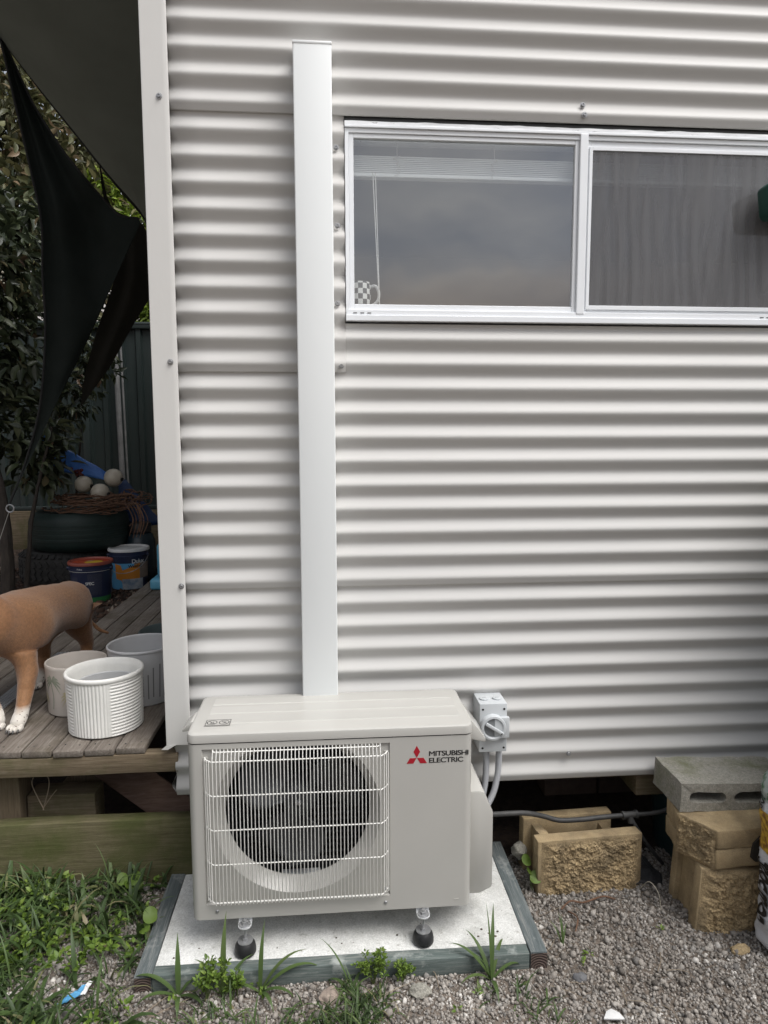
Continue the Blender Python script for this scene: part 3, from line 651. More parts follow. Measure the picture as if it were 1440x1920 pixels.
# lid
lid = BM(); lr = []
for z, ins in ((.6685, .0015), (.6705, -.002), (.688, -.002), (.6935, -.0005), (.6958, .0025), (.697, .007)):
    lr.append([lid.verts.new((x, y, z)) for x, y in rrect(AX0+ins, AX1-ins, AY0+ins, AY1-ins, .024-max(0, ins)*.5)])
for a_, c_ in zip(lr, lr[1:]):
    for k in range(len(a_)): lid.faces.new((a_[k], a_[(k+1) % len(a_)], c_[(k+1) % len(a_)], c_[k]))
lid.faces.new(lr[-1]); lid.faces.new(lr[0][::-1])
for ya, yb in ((-.266, -.205), (-.193, -.138), (-.126, -.072)):
    prism(lid, [(ya, .6968), (ya+.004, .6988), (yb-.004, .6988), (yb, .6968)], 'x', -.062, .672, 0)
lido = obj('lid', lid, MT['ac'], ac, solid='recalc', ang=25)
# pictogram sticker on the lid: a box with two crossed circles
st = BM(); rbox(st, (-.062, -.280, .6986), (.010, -.238, .6994)); stk = obj('sticker', st, MT['ac'], lido, smooth=False)
pg = BM()
def flat_ring(bm, cx, cy, r0, r1, z, n=28):
    a_ = [bm.verts.new((cx+r0*math.cos(2*math.pi*k/n), cy+r0*math.sin(2*math.pi*k/n), z)) for k in range(n)]
    c_ = [bm.verts.new((cx+r1*math.cos(2*math.pi*k/n), cy+r1*math.sin(2*math.pi*k/n), z)) for k in range(n)]
    for k in range(n): bm.faces.new((a_[k], c_[k], c_[(k+1) % n], a_[(k+1) % n]))
for lo, hi in (((-.061, -.279), (.009, -.2770)), ((-.061, -.2410), (.009, -.239)), ((-.061, -.2770), (-.0592, -.2410)), ((.0072, -.2770), (.009, -.2410))): rbox(pg, (*lo, .6994), (*hi, .69965))
for cx in (-.043, -.009):
    flat_ring(pg, cx, -.259, .0124, .0148, .69975)
    rbox(pg, (-.014, -.0010, 0), (.014, .0010, .0002), mtx=T(cx, -.259, .6996) @ Matrix.Rotation(R(-45), 4, 'Z'))
rbox(pg, (-.049, -.266, .6994), (-.038, -.2645, .6997)); rbox(pg, (-.046, -.258, .6994), (-.044, -.266, .6997)); rbox(pg, (-.040, -.264, .6994), (-.0385, -.252, .6997))
rbox(pg, (-.014, -.2645, .6994), (-.006, -.2632, .6997)); rbox(pg, (-.012, -.256, .6994), (-.003, -.2548, .6997)); rbox(pg, (-.0062, -.2632, .6994), (-.005, -.256, .6997))
obj('pictogram', pg, MT['black'], stk, smooth=False)
# maker's emblem: three red diamonds, two lines of lettering
lg = BM(); ly0, ly1 = AY0-.0006, AY0+.0002
prism(lg, [(.5375, .6400), (.5470, .6222), (.5375, .6045), (.5280, .6222)], 'y', ly0, ly1)
prism(lg, [(.5368, .6038), (.5178, .6038), (.5085, .5878), (.5275, .5878)], 'y', ly0, ly1)
prism(lg, [(.5382, .6038), (.5572, .6038), (.5665, .5878), (.5475, .5878)], 'y', ly0, ly1)
obj('emblem', lg, MT['red'], case, smooth=False)
tx, wd = text_bm('MITSUBISHI', .0205, Matrix(), bold=0); tx.free()
sx_ = .1125/wd
tx, _ = text_bm('MITSUBISHI', .0205, T(.5730, AY0-.0003, .6085) @ FRONT, sx=sx_, heavy=.00045); obj('lettering', tx, MT['black'], case, smooth=False)
tx, wd = text_bm('ELECTRIC', .0205, Matrix(), bold=0); tx.free()
tx, _ = text_bm('ELECTRIC', .0205, T(.5730, AY0-.0003, .5885) @ FRONT, sx=.0975/wd, heavy=.00045); obj('lettering', tx, MT['black'], case, smooth=False)
b_ = BM(); prism(b_, [(.648, .1665), (.662, .1672), (.662, .1705), (.648, .1698)], 'y', AY0-.0008, AY0+.0005); obj('embossed_mark', b_, MT['ac'], case, smooth=False)
# screws on the case
cb_ = BM(); lathe(cb_, [(0, 0), (.0052, 0), (.0050, .002), (.003, .0034), (0, .0036)], 12, Matrix.Rotation(R(90), 4, 'X'))
cbm = bpy.data.meshes.new('case_screw'); cb_.to_mesh(cbm); cb_.free(); cbm.materials.append(MT['zinc']); cbm.shade_smooth()
for x, z, y in ((-.032, .172, AY0), (.448, .171, AY0), (-.053, .2105, RY-.002), (.4505, .2095, RY-.002)): obj('screw', cbm, None, ac, loc=(x, y, z))
# side grips and valve cover
b_ = BM(); prism(b_, [(.690, .690), (.703, .690), (.7455, .634), (.7455, .6225), (.690, .636)], 'y', -.285, -.16, .0015); obj('side_grip', b_, MT['ac'], ac)
b_ = BM(); prism(b_, [(-.095, .694), (-.108, .694), (-.133, .671), (-.133, .664), (-.095, .668)], 'y', -.235, -.165, .0015); obj('side_grip', b_, MT['ac'], ac)
b_ = BM(); prism(b_, [(.690, .150), (.735, .150), (.772, .168), (.772, .404), (.744, .470), (.728, .474), (.690, .474)], 'y', -.286, -.09, .007); obj('valve_cover', b_, MT['ac'], ac)
# feet
def foot(cx, cy, z_bot):
    ft = BM(); lathe(ft, [(0, 0), (.0285, 0), (.0305, .003), (.0305, .012), (.028, .024), (.0235, .032), (.022, .034), (0, .034)], 36, T(cx, cy, z_bot))
    f_ = obj('foot', ft, MT['rubber'], ac)
    w_ = BM(); lathe(w_, [(.0, .0343), (.0215, .0343), (.022, .0355), (.0215, .037), (0, .037)], 28, T(cx, cy, z_bot)); obj('washer', w_, MT['zinc'], f_)
    w_ = BM(); lathe(w_, [(0, .0372), (.0088, .0372), (.0088, .0435), (0, .0435)], 6, T(cx, cy, z_bot)); tube(w_, [(cx, cy, z_bot+.04), (cx, cy, z_bot+.0925)], .0042, 12); obj('stud', w_, MT['zinc'], f_, smooth=False)
    w_ = BM(); lathe(w_, [(.0, .0782), (.0175, .0782), (.0175, .0800), (0, .0800)], 28, T(cx, cy, z_bot)); obj('washer', w_, MT['zinc'], f_)
    # bracket tab with rounded end
    P = [(cx-.019, cy+.04), (cx+.019, cy+.04), (cx+.019, cy)]+[(cx+.019*math.cos(R(t)), cy-.019*math.sin(R(t))) for t in range(15, 180, 15)]+[(cx-.019, cy)]
    w_ = BM(); prism(w_, P, 'z', z_bot+.0805, z_bot+.0835); prism(w_, [(cx-.019, cy+.016), (cx+.019, cy+.016), (cx+.019, cy+.019), (cx-.019, cy+.019)], 'z', z_bot+.0836, z_bot+.103); obj('bracket', w_, MT['zincw'], f_, smooth=False)
    w_ = BM(); lathe(w_, [(0, .084), (.0165, .084), (.0170, .0852), (.0160, .0868), (0, .0868)], 28, T(cx, cy, z_bot)); obj('washer', w_, MT['zinc'], f_)
    w_ = BM(); lathe(w_, [(0, .087), (.0095, .087), (.0095, .0935), (.0052, .0936), (.0052, .0980), (0, .0980)], 6, T(cx, cy, z_bot)); obj('nut', w_, MT['zinc'], f_, smooth=False)
for cx, cy in ((.0455, -.338), (.5565, -.338), (.0455, -.03), (.5565, -.03)): foot(cx, cy, .0505)

# ------------------------------------------------------------------ isolator switch on the wall and its conduits
iso = thing('isolator_switch', 'grey isolator switch box with a rotary knob beside the air conditioner', 'switch box', (.816, 0, .49))
b_ = BM(); rbox(b_, (.771, -.0895, .4965), (.8615, .010, .6585), .003, 2); enc = obj('enclosure', b_, MT['iso'], iso)
for xx in (.794, .838):
    b_ = BM(); cyl(b_, (xx, -.048, .6584), (xx, -.048, .6635), .0155, 28, .0012); obj('entry_plug', b_, MT['iso'], iso)
    b_ = BM(); rbox(b_, (xx-.006, -.0488, .6635), (xx+.006, -.0472, .664)); obj('plug_slot', b_, MT['iso2'], iso, smooth=False)
for xx, zz in ((.782, .640), (.8515, .640), (.782, .5105), (.8515, .5105)):
    b_ = BM(); cyl(b_, (xx, -.0890, zz), (xx, -.0903, zz), .0036, 14); obj('screw_hole', b_, MT['black'], iso, smooth=False)
KC = (.813, .5835)
b_ = BM(); rbox(b_, (KC[0]+.004, -.1065, KC[1]-.034), (.8655, -.0899, KC[1]+.034), .0025, 2); obj('guard_plate', b_, MT['iso'], iso)
def facing(x, y, z): return T(x, y, z) @ Matrix.Rotation(R(90), 4, 'X')
b_ = BM(); lathe(b_, [(.0415, 0), (.0415, .016), (.0395, .0195), (.0335, .0205), (.0310, .0185), (.0292, .012), (.0, .012)], 48, facing(KC[0], -.0896, KC[1])); obj('dial_rim', b_, MT['iso'], iso)
b_ = BM(); cyl(b_, (KC[0], -.1015, KC[1]), (KC[0], -.1035, KC[1]), .0285, 40); obj('dial_face', b_, MT['iso2'], iso)
b_ = BM(); rbox(b_, (-.0335, -.0122, -.0048), (.0335, 0, .0048), .002, 2, T(KC[0]+.003, -.1030, KC[1]-.001) @ Matrix.Rotation(R(33), 4, 'Y')); kn = obj('knob', b_, MT['iso'], iso)
b_ = BM(); prism(b_, [(-.0032, -.0028), (.0032, -.0028), (0, .003)], 'y', -.0126, -.0120, mtx=T(KC[0]+.003, -.1030, KC[1]-.001) @ Matrix.Rotation(R(33), 4, 'Y') @ T(.027, 0, 0)); obj('pointer_mark', b_, MT['black'], kn, smooth=False)
for zz, ww in ((.607, .007), (.6015, .004), (.598, .005), (.557, .005)):
    b_ = BM(); rbox(b_, (.855-ww/2, -.1070, zz), (.855+ww/2, -.1063, zz+.0014)); obj('embossed_mark', b_, MT['iso'], iso, smooth=False)
def conduit(label, pts):
    t_ = BM(); L_ = spline(pts, 26); tube(t_, L_, .0108, 14, ribs=[1, .86])
    o = obj('flexible_conduit', t_, MT['conduit'], ang=180); tag(o, label, 'conduit', 'conduits below the isolator switch'); return o
conduit('grey ribbed conduit dropping straight from the switch box, the one hugging the air conditioner', [(.803, -.050, .497), (.804, -.050, .44), (.802, -.052, .39), (.794, -.056, .34), (.772, -.064, .28), (.74, -.07, .24)])
conduit('grey ribbed conduit curving away from the switch box, the outer one', [(.8455, -.050, .497), (.846, -.050, .45), (.842, -.053, .40), (.828, -.060, .345), (.802, -.070, .30), (.765, -.080, .262)])

# ------------------------------------------------------------------ concrete pad with timber edging
pad = thing('concrete_pad', 'white concrete pad edged in weathered teal timber under the air conditioner', 'concrete pad', (.33, -.17, 0))
b_ = BM()
def pad_f(u, v):
    x = -.199+1.053*u; y = -.369+.45*v
    return Vector((x, y, .0465+.0010*MN.noise(Vector((x*14, y*14, 0)))+.0006*MN.noise(Vector((x*70, y*70, 3)))))
grid(b_, 150, 70, pad_f); obj('slab', b_, MT['slab'], pad, ang=180)
b_ = BM(); rbox(b_, (-.199, -.369, -.03), (.854, .081, .043)); obj('slab_base', b_, MT['slab'], pad, smooth=False)
gt = BM(); rs = random.Random(21)
for k in range(42):
    x, y = rs.uniform(-.18, .84), rs.choice((rs.uniform(-.36, -.30), rs.uniform(-.36, .05)))
    bmesh.ops.create_icosphere(gt, subdivisions=1, radius=rs.uniform(.0012, .0042), matrix=T(x, y, .0485) @ Matrix.Diagonal((1, rs.uniform(.6, 1), .6, 1)))
tag(obj('grit', gt, mat('dark_grit', (.06, .05, .042), (.18, .15, .12), rough=1, vs=90), smooth=False), 'bits of grit and soil lying on the white concrete pad', 'grit', kind='stuff')
def beam(lo, hi, m, sd):
    b_ = BM(); rbox(b_, lo, hi, .0025, 2); bmesh.ops.subdivide_edges(b_, edges=[e_ for e_ in b_.edges if e_.calc_length() > .2], cuts=16)
    disp(b_, .0022, 9, sd); disp(b_, .0008, 60, sd)
    return obj('timber_edge', b_, m, pad, ang=40)
t1 = beam((-.2465, -.407, -.012), (-.2005, .085, .050), MT['tealy'], 1)
t2 = beam((-.1990, -.4085, -.012), (.8525, -.3690, .0495), MT['teal'], 2)
t3 = beam((.8545, -.407, -.012), (.9035, .13, .050), MT['tealy'], 3)
def rings_mat():
    m, t, b = base_mat('growth_rings'); L = t.links.new
    tc = nd(t, 'ShaderNodeTexCoord'); mp = nd(t, 'ShaderNodeMapping'); mp.inputs['Location'].default_value = (-.20, 0, .015); L(tc.outputs['Object'], mp.inputs[0])
    wv_ = nd(t, 'ShaderNodeTexWave'); wv_.wave_type = 'RINGS'; wv_.rings_direction = 'Y'; wv_.inputs['Scale'].default_value = 42; wv_.inputs['Distortion'].default_value = 2.5; wv_.inputs['Detail'].default_value = 2
    oi = nd(t, 'ShaderNodeObjectInfo'); vm = nd(t, 'ShaderNodeVectorMath', operation='SUBTRACT'); L(tc.outputs['Object'], vm.inputs[0]); 
    vm.inputs[1].default_value = (0, 0, 0); L(vm.outputs[0], wv_.inputs['Vector'])
    rp = nd(t, 'ShaderNodeValToRGB'); rp.color_ramp.elements[0].color = (.035, .022, .018, 1); rp.color_ramp.elements[1].color = (.12, .085, .07, 1); L(wv_.outputs['Fac'], rp.inputs[0])
    L(rp.outputs[0], b.inputs['Base Color']); b.inputs['Roughness'].default_value = .9
    bp = nd(t, 'ShaderNodeBump'); bp.inputs['Distance'].default_value = .0015; L(wv_.outputs['Fac'], bp.inputs['Height']); L(bp.outputs[0], b.inputs['Normal']); return m
MT['rings'] = rings_mat()
for par, x0, x1 in ((t1, -.2455, -.2015), (t3, .8555, .9025)):
    b_ = BM(); grid(b_, 1, 1, lambda u, v: Vector((x0-((x0+x1)/2)+(x1-x0)*u, 0, -.008+.056*v))); obj('end_grain', b_, MT['rings'], par, smooth=False, loc=((x0+x1)/2, -.4098, 0))

# ------------------------------------------------------------------ ground
def gz(x, y):
    z = .0
    z += .035*max(0, min(1, (-.15-x)/.25))*max(0, min(1, (y+.45)/.4))
    if x < -.30:
        t = max(0, min(1, (y-1.35)/.30)) if x < -.93 else max(0, min(1, (y-3.3)/.3))
        t = t*t*(3-2*t); z = z*(1-t)+.455*t
        t2 = max(0, min(1, (y-4.28)/.06)); z += .40*t2
    z += .006*MN.noise(Vector((x*3.1, y*3.1, 0)))+.003*MN.noise(Vector((x*11, y*11, 4)))
    return z
def axis_pts(lo, hi, f0, f1, step):
    a_ = list(np.arange(f0, f1+1e-6, step)); b_, s = f1, step
    while b_ < hi: s *= 1.35; b_ += s; a_.append(min(b_, hi))
    b_, s = f0, step; pre = []
    while b_ > lo: s *= 1.35; b_ -= s; pre.append(max(b_, lo))
    return pre[::-1]+a_
gx = axis_pts(-60, 60, -2.6, 2.4, .05); gy = axis_pts(-60, 80, -1.4, 4.6, .05)
gxs, gys = np.array(gx), np.array(gy)
V = np.array([[x, y, gz(x, y)] for x in gx for y in gy]); ny = len(gy)
ii, jj = np.meshgrid(np.arange(len(gx)-1), np.arange(ny-1), indexing='ij'); k0 = (ii*ny+jj).ravel()
F = np.stack([k0, k0+ny, k0+ny+1, k0+1], 1)
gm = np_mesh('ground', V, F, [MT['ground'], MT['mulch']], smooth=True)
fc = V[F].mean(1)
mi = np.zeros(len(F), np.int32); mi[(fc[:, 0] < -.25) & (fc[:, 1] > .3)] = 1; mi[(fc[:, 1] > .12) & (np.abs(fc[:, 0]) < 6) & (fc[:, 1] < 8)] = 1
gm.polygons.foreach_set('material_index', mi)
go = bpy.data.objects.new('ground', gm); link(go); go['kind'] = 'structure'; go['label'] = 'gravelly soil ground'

# gravel: crushed stones, each with its own shape, turn and colour
ico = bmesh.new(); bmesh.ops.create_icosphere(ico, subdivisions=1, radius=1); ico.verts.ensure_lookup_table()
IV = np.array([v.co[:] for v in ico.verts]); IF = np.array([[v.index for v in f.verts] for f in ico.faces]); ico.free()
def rand_rot(n):
    q_ = rng.normal(size=(n, 4)); q_ /= np.linalg.norm(q_, axis=1)[:, None]; w_, x, y, z = q_.T
    return np.stack([np.stack([1-2*(y*y+z*z), 2*(x*y-z*w_), 2*(x*z+y*w_)], 1), np.stack([2*(x*y+z*w_), 1-2*(x*x+z*z), 2*(y*z-x*w_)], 1), np.stack([2*(x*z-y*w_), 2*(y*z+x*w_), 1-2*(x*x+y*y)], 1)], 1)
def stones(name, pos, size, m, flat=(.85, .65), jit=.28):
    n = len(pos); P = IV[None]*(1+rng.uniform(-jit, jit, (n, len(IV), 1)))
    sc = np.stack([np.ones(n), rng.uniform(.6, 1, n), rng.uniform(*sorted(flat), n)], 1)*size[:, None]
    P = P*sc[:, None, :]; Q = np.einsum('nij,nkj->nki', rand_rot(n), P)+pos[:, None, :]
    Fs = (IF[None]+(np.arange(n)*len(IV))[:, None, None]).reshape(-1, 3)
    v_ = rng.random(n)
    if len(pos) > 20000:        # drifts of darker and paler stone
        v_ = np.clip(v_*.8+.1+.32*np.array([MN.noise(Vector((x*3.3, y*3.3, 5)))+.6*MN.noise(Vector((x*9, y*9, 2))) for x, y in pos[:, :2]]), 0, 1)
    return np_mesh(name, Q.reshape(-1, 3), Fs, m, np.repeat(v_, len(IV)))
MT['gravel'] = attr_mat('gravel_stones', [(0, (.080, .070, .061)), (.25, (.185, .165, .145)), (.5, (.275, .248, .220)), (.7, (.365, .336, .302)), (.84, (.140, .131, .122)), (1, (.58, .55, .51))], rough=.9, bump=.0012, bs=420, mottle=.25)
def scatter(n, x0, x1, y0, y1):
    return np.stack([rng.uniform(x0, x1, n), rng.uniform(y0, y1, n)], 1)
def clear(p_):
    x, y = p_[:, 0], p_[:, 1]
    k = ~((x > -.25) & (x < .905) & (y > -.411) & (y < .13))
    k &= ~((x > -1.5) & (x < -.2) & (y > .035))
    k &= ~((x > .98) & (x < 1.33) & (y > -.09) & (y < .06))
    return k
P2 = np.concatenate([scatter(66000, -.80, 1.95, -.74, .12), scatter(9000, -2.0, 3.0, -1.5, .1)])
P2 = P2[clear(P2)]
sz = rng.lognormal(math.log(.0037), .42, len(P2)).clip(.0017, .0125)
Zg = np.array([gz(x, y) for x, y in P2]); pos = np.stack([P2[:, 0], P2[:, 1], Zg+sz*rng.uniform(-.1, .9, len(sz))], 1)
o = bpy.data.objects.new('gravel', stones('gravel', pos, sz, MT['gravel'])); link(o); tag(o, 'small crushed stone gravel covering the ground in front of the house', 'gravel', kind='stuff')
# mulch chips and leaf litter on the raised bed
P3 = scatter(5200, -2.7, -.5, 1.3, 3.6); P3 = P3[(P3[:, 0] < -.93) | (P3[:, 1] > 3.2)]
sz = rng.lognormal(math.log(.014), .4, len(P3)).clip(.005, .04)
pos = np.stack([P3[:, 0], P3[:, 1], np.array([gz(x, y) for x, y in P3])+.004], 1)
MT['chips'] = attr_mat('bark_chips', [(0, (.02, .013, .010)), (.5, (.055, .033, .024)), (.85, (.10, .06, .04)), (1, (.22, .18, .14))], rough=.95)
o = bpy.data.objects.new('bark_mulch', stones('bark_mulch', pos, sz, MT['chips'], flat=(.12, .3))); link(o); tag(o, 'dark bark mulch over the raised bed behind the dog', 'mulch', kind='stuff')
# a few larger pieces lying in the gravel
def rock(name, label, cat, c, r, m, sq=(1, 1, .7), sd=0, group=None):
    b_ = BM(); bmesh.ops.create_icosphere(b_, subdivisions=3, radius=1); disp(b_, .35, 1.3, sd); disp(b_, .10, 4, sd+3)
    for v in b_.verts: v.co = Vector((v.co.x*r*sq[0]+c[0], v.co.y*r*sq[1]+c[1], v.co.z*r*sq[2]+c[2]))
    return tag(obj(name, b_, m, ang=35), label, cat, group)
rock('concrete_lump', 'rough pinkish concrete lump in the gravel before the middle of the pad', 'rock', (.285, -.475, .012), .028, mat('pale_lump', (.34, .28, .23), (.24, .19, .16), rough=1, vs=60, bump=.002, bs=150), (1, .8, .8), 3)
rock('concrete_lump', 'grey concrete lump lying before the pad under the small leafy weed', 'rock', (.53, -.470, .010), .024, MT['grey'], (1.2, .8, .8), 5)
rock('concrete_chunk', 'broken concrete chunk with white paint beside the yellow hollow block', 'rock', (.945, .03, .075), .027, MT['grey'], (1, 1, 1.0), 9)
rock('yellow_stone', 'yellow broken block chip on the gravel under the stacked blocks', 'rock', (1.488, -.395, .008), .022, MT['blocks'], (1.3, .7, .8), 12)
rock('grey_stone', 'smooth dark grey stone in the gravel right of the pad corner', 'rock', (.985, -.455, .004), .019, mat('slate_stone', (.13, .13, .135), (.10, .10, .105), rough=.8, vs=30), (1, .8, .5), 15)
b_ = BM(); prism(b_, [(.988, -.607), (1.042, -.612), (1.036, -.592), (1.020, -.578), (1.004, -.585)], 'z', .014, .019, .001); tag(obj('plastic_scrap', b_, MT['white']), 'small white plastic scrap on the gravel at the lower edge', 'scrap')
# crumpled blue wrapper in the grass
b_ = BM(); grid(b_, 12, 6, lambda u, v: Vector((-.435+.062*u+.01*v, -.452+.008*u+.032*v*(.3+.7*u), .018+.022*u+.008*MN.noise(Vector((u*6, v*5, 2)))+.01*v)))
wr = obj('wrapper', b_, MT['sky'], ang=20); md = wr.modifiers.new('t', 'SOLIDIFY'); md.thickness = .0008
tag(wr, 'crumpled blue and white wrapper lying in the grass', 'litter')
b_ = BM(); grid(b_, 4, 6, lambda u, v: Vector((-.375+.013*u+.01*v, -.445+.034*v, .042+.010*v+.006*MN.noise(Vector((u*6, v*5, 7)))))); obj('white_end', b_, MT['white'], wr, ang=20)

# ------------------------------------------------------------------ deck
DT = .512
deck = thing('timber_deck', 'weathered grey timber deck running back beside the house', 'deck', (-.8, 1.5, .43))
seams = [-.309, -.406, -.503, -.600, -.698, -.795, -.892, -.948]
def board(x1, w_, y0, y1, sd):
    b_ = BM(); n = max(2, int((y1-y0)/.12)); rbox(b_, (x1-w_, y0, DT-.022), (x1, y1, DT), .0032, 2)
    bmesh.ops.subdivide_edges(b_, edges=[e_ for e_ in b_.edges if e_.calc_length() > .4], cuts=n)
    disp(b_, .0022, 3.5, sd); disp(b_, .0007, 30, sd)
    return obj('board', b_, MT['deck'], deck, ang=50)
nail = BM(); cyl(nail, (0, 0, 0), (0, 0, .0012), .0028, 8); nm = bpy.data.meshes.new('nail'); nail.to_mesh(nm); nail.free(); nm.materials.append(MT['gasket'])
xr = -.309
for i in range(16):
    w_ = .0925+random.uniform(-.001, .001); x1 = -.309-.0972*i+random.uniform(-.0012, .0012)
    y0 = .004+random.uniform(-.004, .006); long_ = x1 > -.90
    bd = board(x1, w_, y0, 3.35 if long_ else 1.52, i)
    for ky, yy in enumerate((.045, .62, 1.22)+((1.85, 2.45, 3.05) if long_ else ())):
        for dx in (.022, .070): obj('nail', nm, None, bd, loc=(x1-w_+dx, yy+random.uniform(-.006, .006), DT-.0008))
def timber(name, lo, hi, m, par, bev=.003, sd=0, amp=.002, mtx=None):
    b_ = BM(); rbox(b_, lo, hi, bev, 2)
    bmesh.ops.subdivide_edges(b_, edges=[e_ for e_ in b_.edges if e_.calc_length() > .25], cuts=10)
    disp(b_, amp, 7, sd)
    if mtx is not None: b_.transform(mtx)
    return obj(name, b_, m, par, ang=40)
timber('rim_joist', (-1.9, .006, .425), (-.205, .05, .4885), MT['bearer'], deck, .003, 1)
timber('rim_joist', (-1.9, .75, .40), (-.26, .795, .4885), MT['bearer'], deck, .003, 2)
timber('rim_joist', (-1.9, 1.45, .40), (-.26, 1.495, .4885), MT['bearer'], deck, .003, 3)
timber('rim_joist', (-.93, 2.35, .40), (-.26, 2.395, .4885), MT['bearer'], deck, .003, 4)
timber('rim_joist', (-.93, 3.2, .40), (-.26, 3.245, .4885), MT['bearer'], deck, .003, 4)
timber('post', (-.845, .10, .0), (-.752, .19, .4245), MT['postw'], deck, .004, 5)
timber('post', (-1.75, .10, .0), (-1.66, .19, .4245), MT['postw'], deck, .004, 6)
sl_ = timber('sleeper', (-2.2, .036, -.03), (-.150, .085, .248), MT['sleeper'], None, .005, 7, .003)
tag(sl_, 'mossy green timber sleeper lying on edge along the ground below the deck', 'sleeper')
tag(timber('timber_offcut', (-.748, .14, .05), (-.520, .23, .292), MT['bearer'], None, .004, 8, .003), 'short dark timber block standing behind the mossy sleeper under the deck', 'timber offcut')
b_ = BM(); rbox(b_, (-.19, -.06, -.02), (.19, .06, .02), .003)
b_.transform(T(-.385, .27, .235) @ Matrix.Rotation(R(-24), 4, 'Z') @ Matrix.Rotation(R(24), 4, 'Y') @ Matrix.Rotation(R(52), 4, 'X'))
tag(obj('timber_plank', b_, MT['brownw'], ang=40), 'reddish brown plank leaning at a slant in the gap under the deck', 'plank')
b_ = BM(); prism(b_, [(-.70, .245), (-.54, .255), (-.545, .345), (-.60, .33)], 'y', .30, .38, .004); tag(obj('timber_offcut', b_, MT['postw'], ang=40), 'pale triangular timber offcut lying in the shade under the deck', 'timber offcut')
# rubble heap in the dark under the deck and the house corner
P4 = scatter(900, -.34, -.10, .16, .5); hz_ = np.array([.30*max(0, 1-((x+.17)/.16)**2)*max(0, 1-((y-.36)/.2)**2) for x, y in P4])
sz = rng.uniform(.006, .02, len(P4)); pos = np.stack([P4[:, 0], P4[:, 1], hz_*rng.uniform(.6, 1, len(P4))+.02], 1)
MT['rub'] = attr_mat('rubble', [(0, (.03, .026, .022)), (.5, (.10, .09, .08)), (1, (.26, .25, .23))], rough=1)
o = bpy.data.objects.new('rubble', stones('rubble', pos, sz, MT['rub'])); link(o); tag(o, 'dark soil and rubble heaped under the house corner', 'rubble', kind='stuff')
b_ = BM(); tube(b_, spline([(-.700, .095, .385), (-.706, .092, .36), (-.690, .09, .315), (-.672, .088, .275), (-.672, .088, .275), (-.655, .09, .33), (-.650, .092, .368), (-.662, .095, .392), (-.682, .096, .400), (-.700, .095, .385)], 5), .0016, 6)
tube(b_, spline([(-.672, .088, .275), (-.648, .082, .31), (-.62, .075, .345)], 6), .0013, 6)
tag(obj('wire_loop', b_, mat('rusty_wire', (.22, .17, .12), rough=.7)), 'thin rusty wire loop hanging below the deck beside the post', 'wire')
# tread plate strip on the deck beside the dog
b_ = BM(); rbox(b_, (-.985, .30, DT+.001), (-.915, 1.05, DT+.004), .001)
for i in range(60):
    for j in range(5): rbox(b_, (-.978+j*.0135, .307+i*.0125, DT+.004), (-.978+j*.0135+.004, .307+i*.0125+.008, DT+.0055), mtx=None)
tag(obj('tread_plate', b_, MT['checker'], smooth=False), 'silver studded metal strip fixed along the deck under the dog', 'metal strip')

# ------------------------------------------------------------------ flower pots on the deck
PF = (-.487, .193)
pf = thing('flower_pot', 'white ribbed planter pot on the deck, the front one of three pots', 'pot', (PF[0], PF[1], DT), group='planter pots on the deck')
def rib(th, z, r_):
    # panels of vertical flutes alternate with panels of stacked horizontal ribs
    if r_ < .1165 or z > .188 or z < .006: return 0
    k = (math.degrees(th)+124.5) % 180
    if k < 54: return .0034*abs(math.sin(math.pi*k/5.4))
    if k < 60 or k > 176: return .0025
    return .0034*abs(math.sin(math.pi*z/.0112))
prof = [(0, 0), (.108, 0), (.115, .003)]+[(.1185+.0045*(k/92), .004+k*.0020) for k in range(93)]+[(.1270, .190), (.1295, .195), (.1295, .2015), (.1270, .2055), (.1205, .2062), (.1160, .202), (.113, .18), (.108, .09), (.107, .02), (0, .018)]
b_ = BM(); lathe(b_, prof, 400, T(PF[0], PF[1], DT+.0005), rib); obj('shell', b_, MT['potw'], pf, ang=180)
b_ = BM(); lathe(b_, [(.080, .10), (.0975, .10), (.0995, .158), (.0975, .163), (.095, .160), (.092, .11)], 60, T(PF[0]+.004, PF[1]+.003, DT)); obj('inner_pot', b_, MT['potg'], pf)
p2 = thing('flower_pot', 'beige ceramic pot with palm trees printed on it, beside the dog', 'pot', (-.646, .370, DT), group='planter pots on the deck')
b_ = BM(); lathe(b_, [(0, 0), (.094, 0), (.1005, .006), (.1020, .04), (.1065, .172), (.1075, .180), (.1055, .1845), (.1010, .1845), (.0990, .178), (.094, .03), (0, .028)], 72, T(-.646, .370, DT+.0005)); shell2 = obj('shell', b_, MT['potb'], p2)
def on_pot(c, r0, th, z, k=1.0015, rt=.1067, rb=.1012, h=.18):
    r_ = (rb+(rt-rb)*z/h)*k+.0004
    return Vector((c[0]+r_*math.cos(th), c[1]+r_*math.sin(th), DT+z))
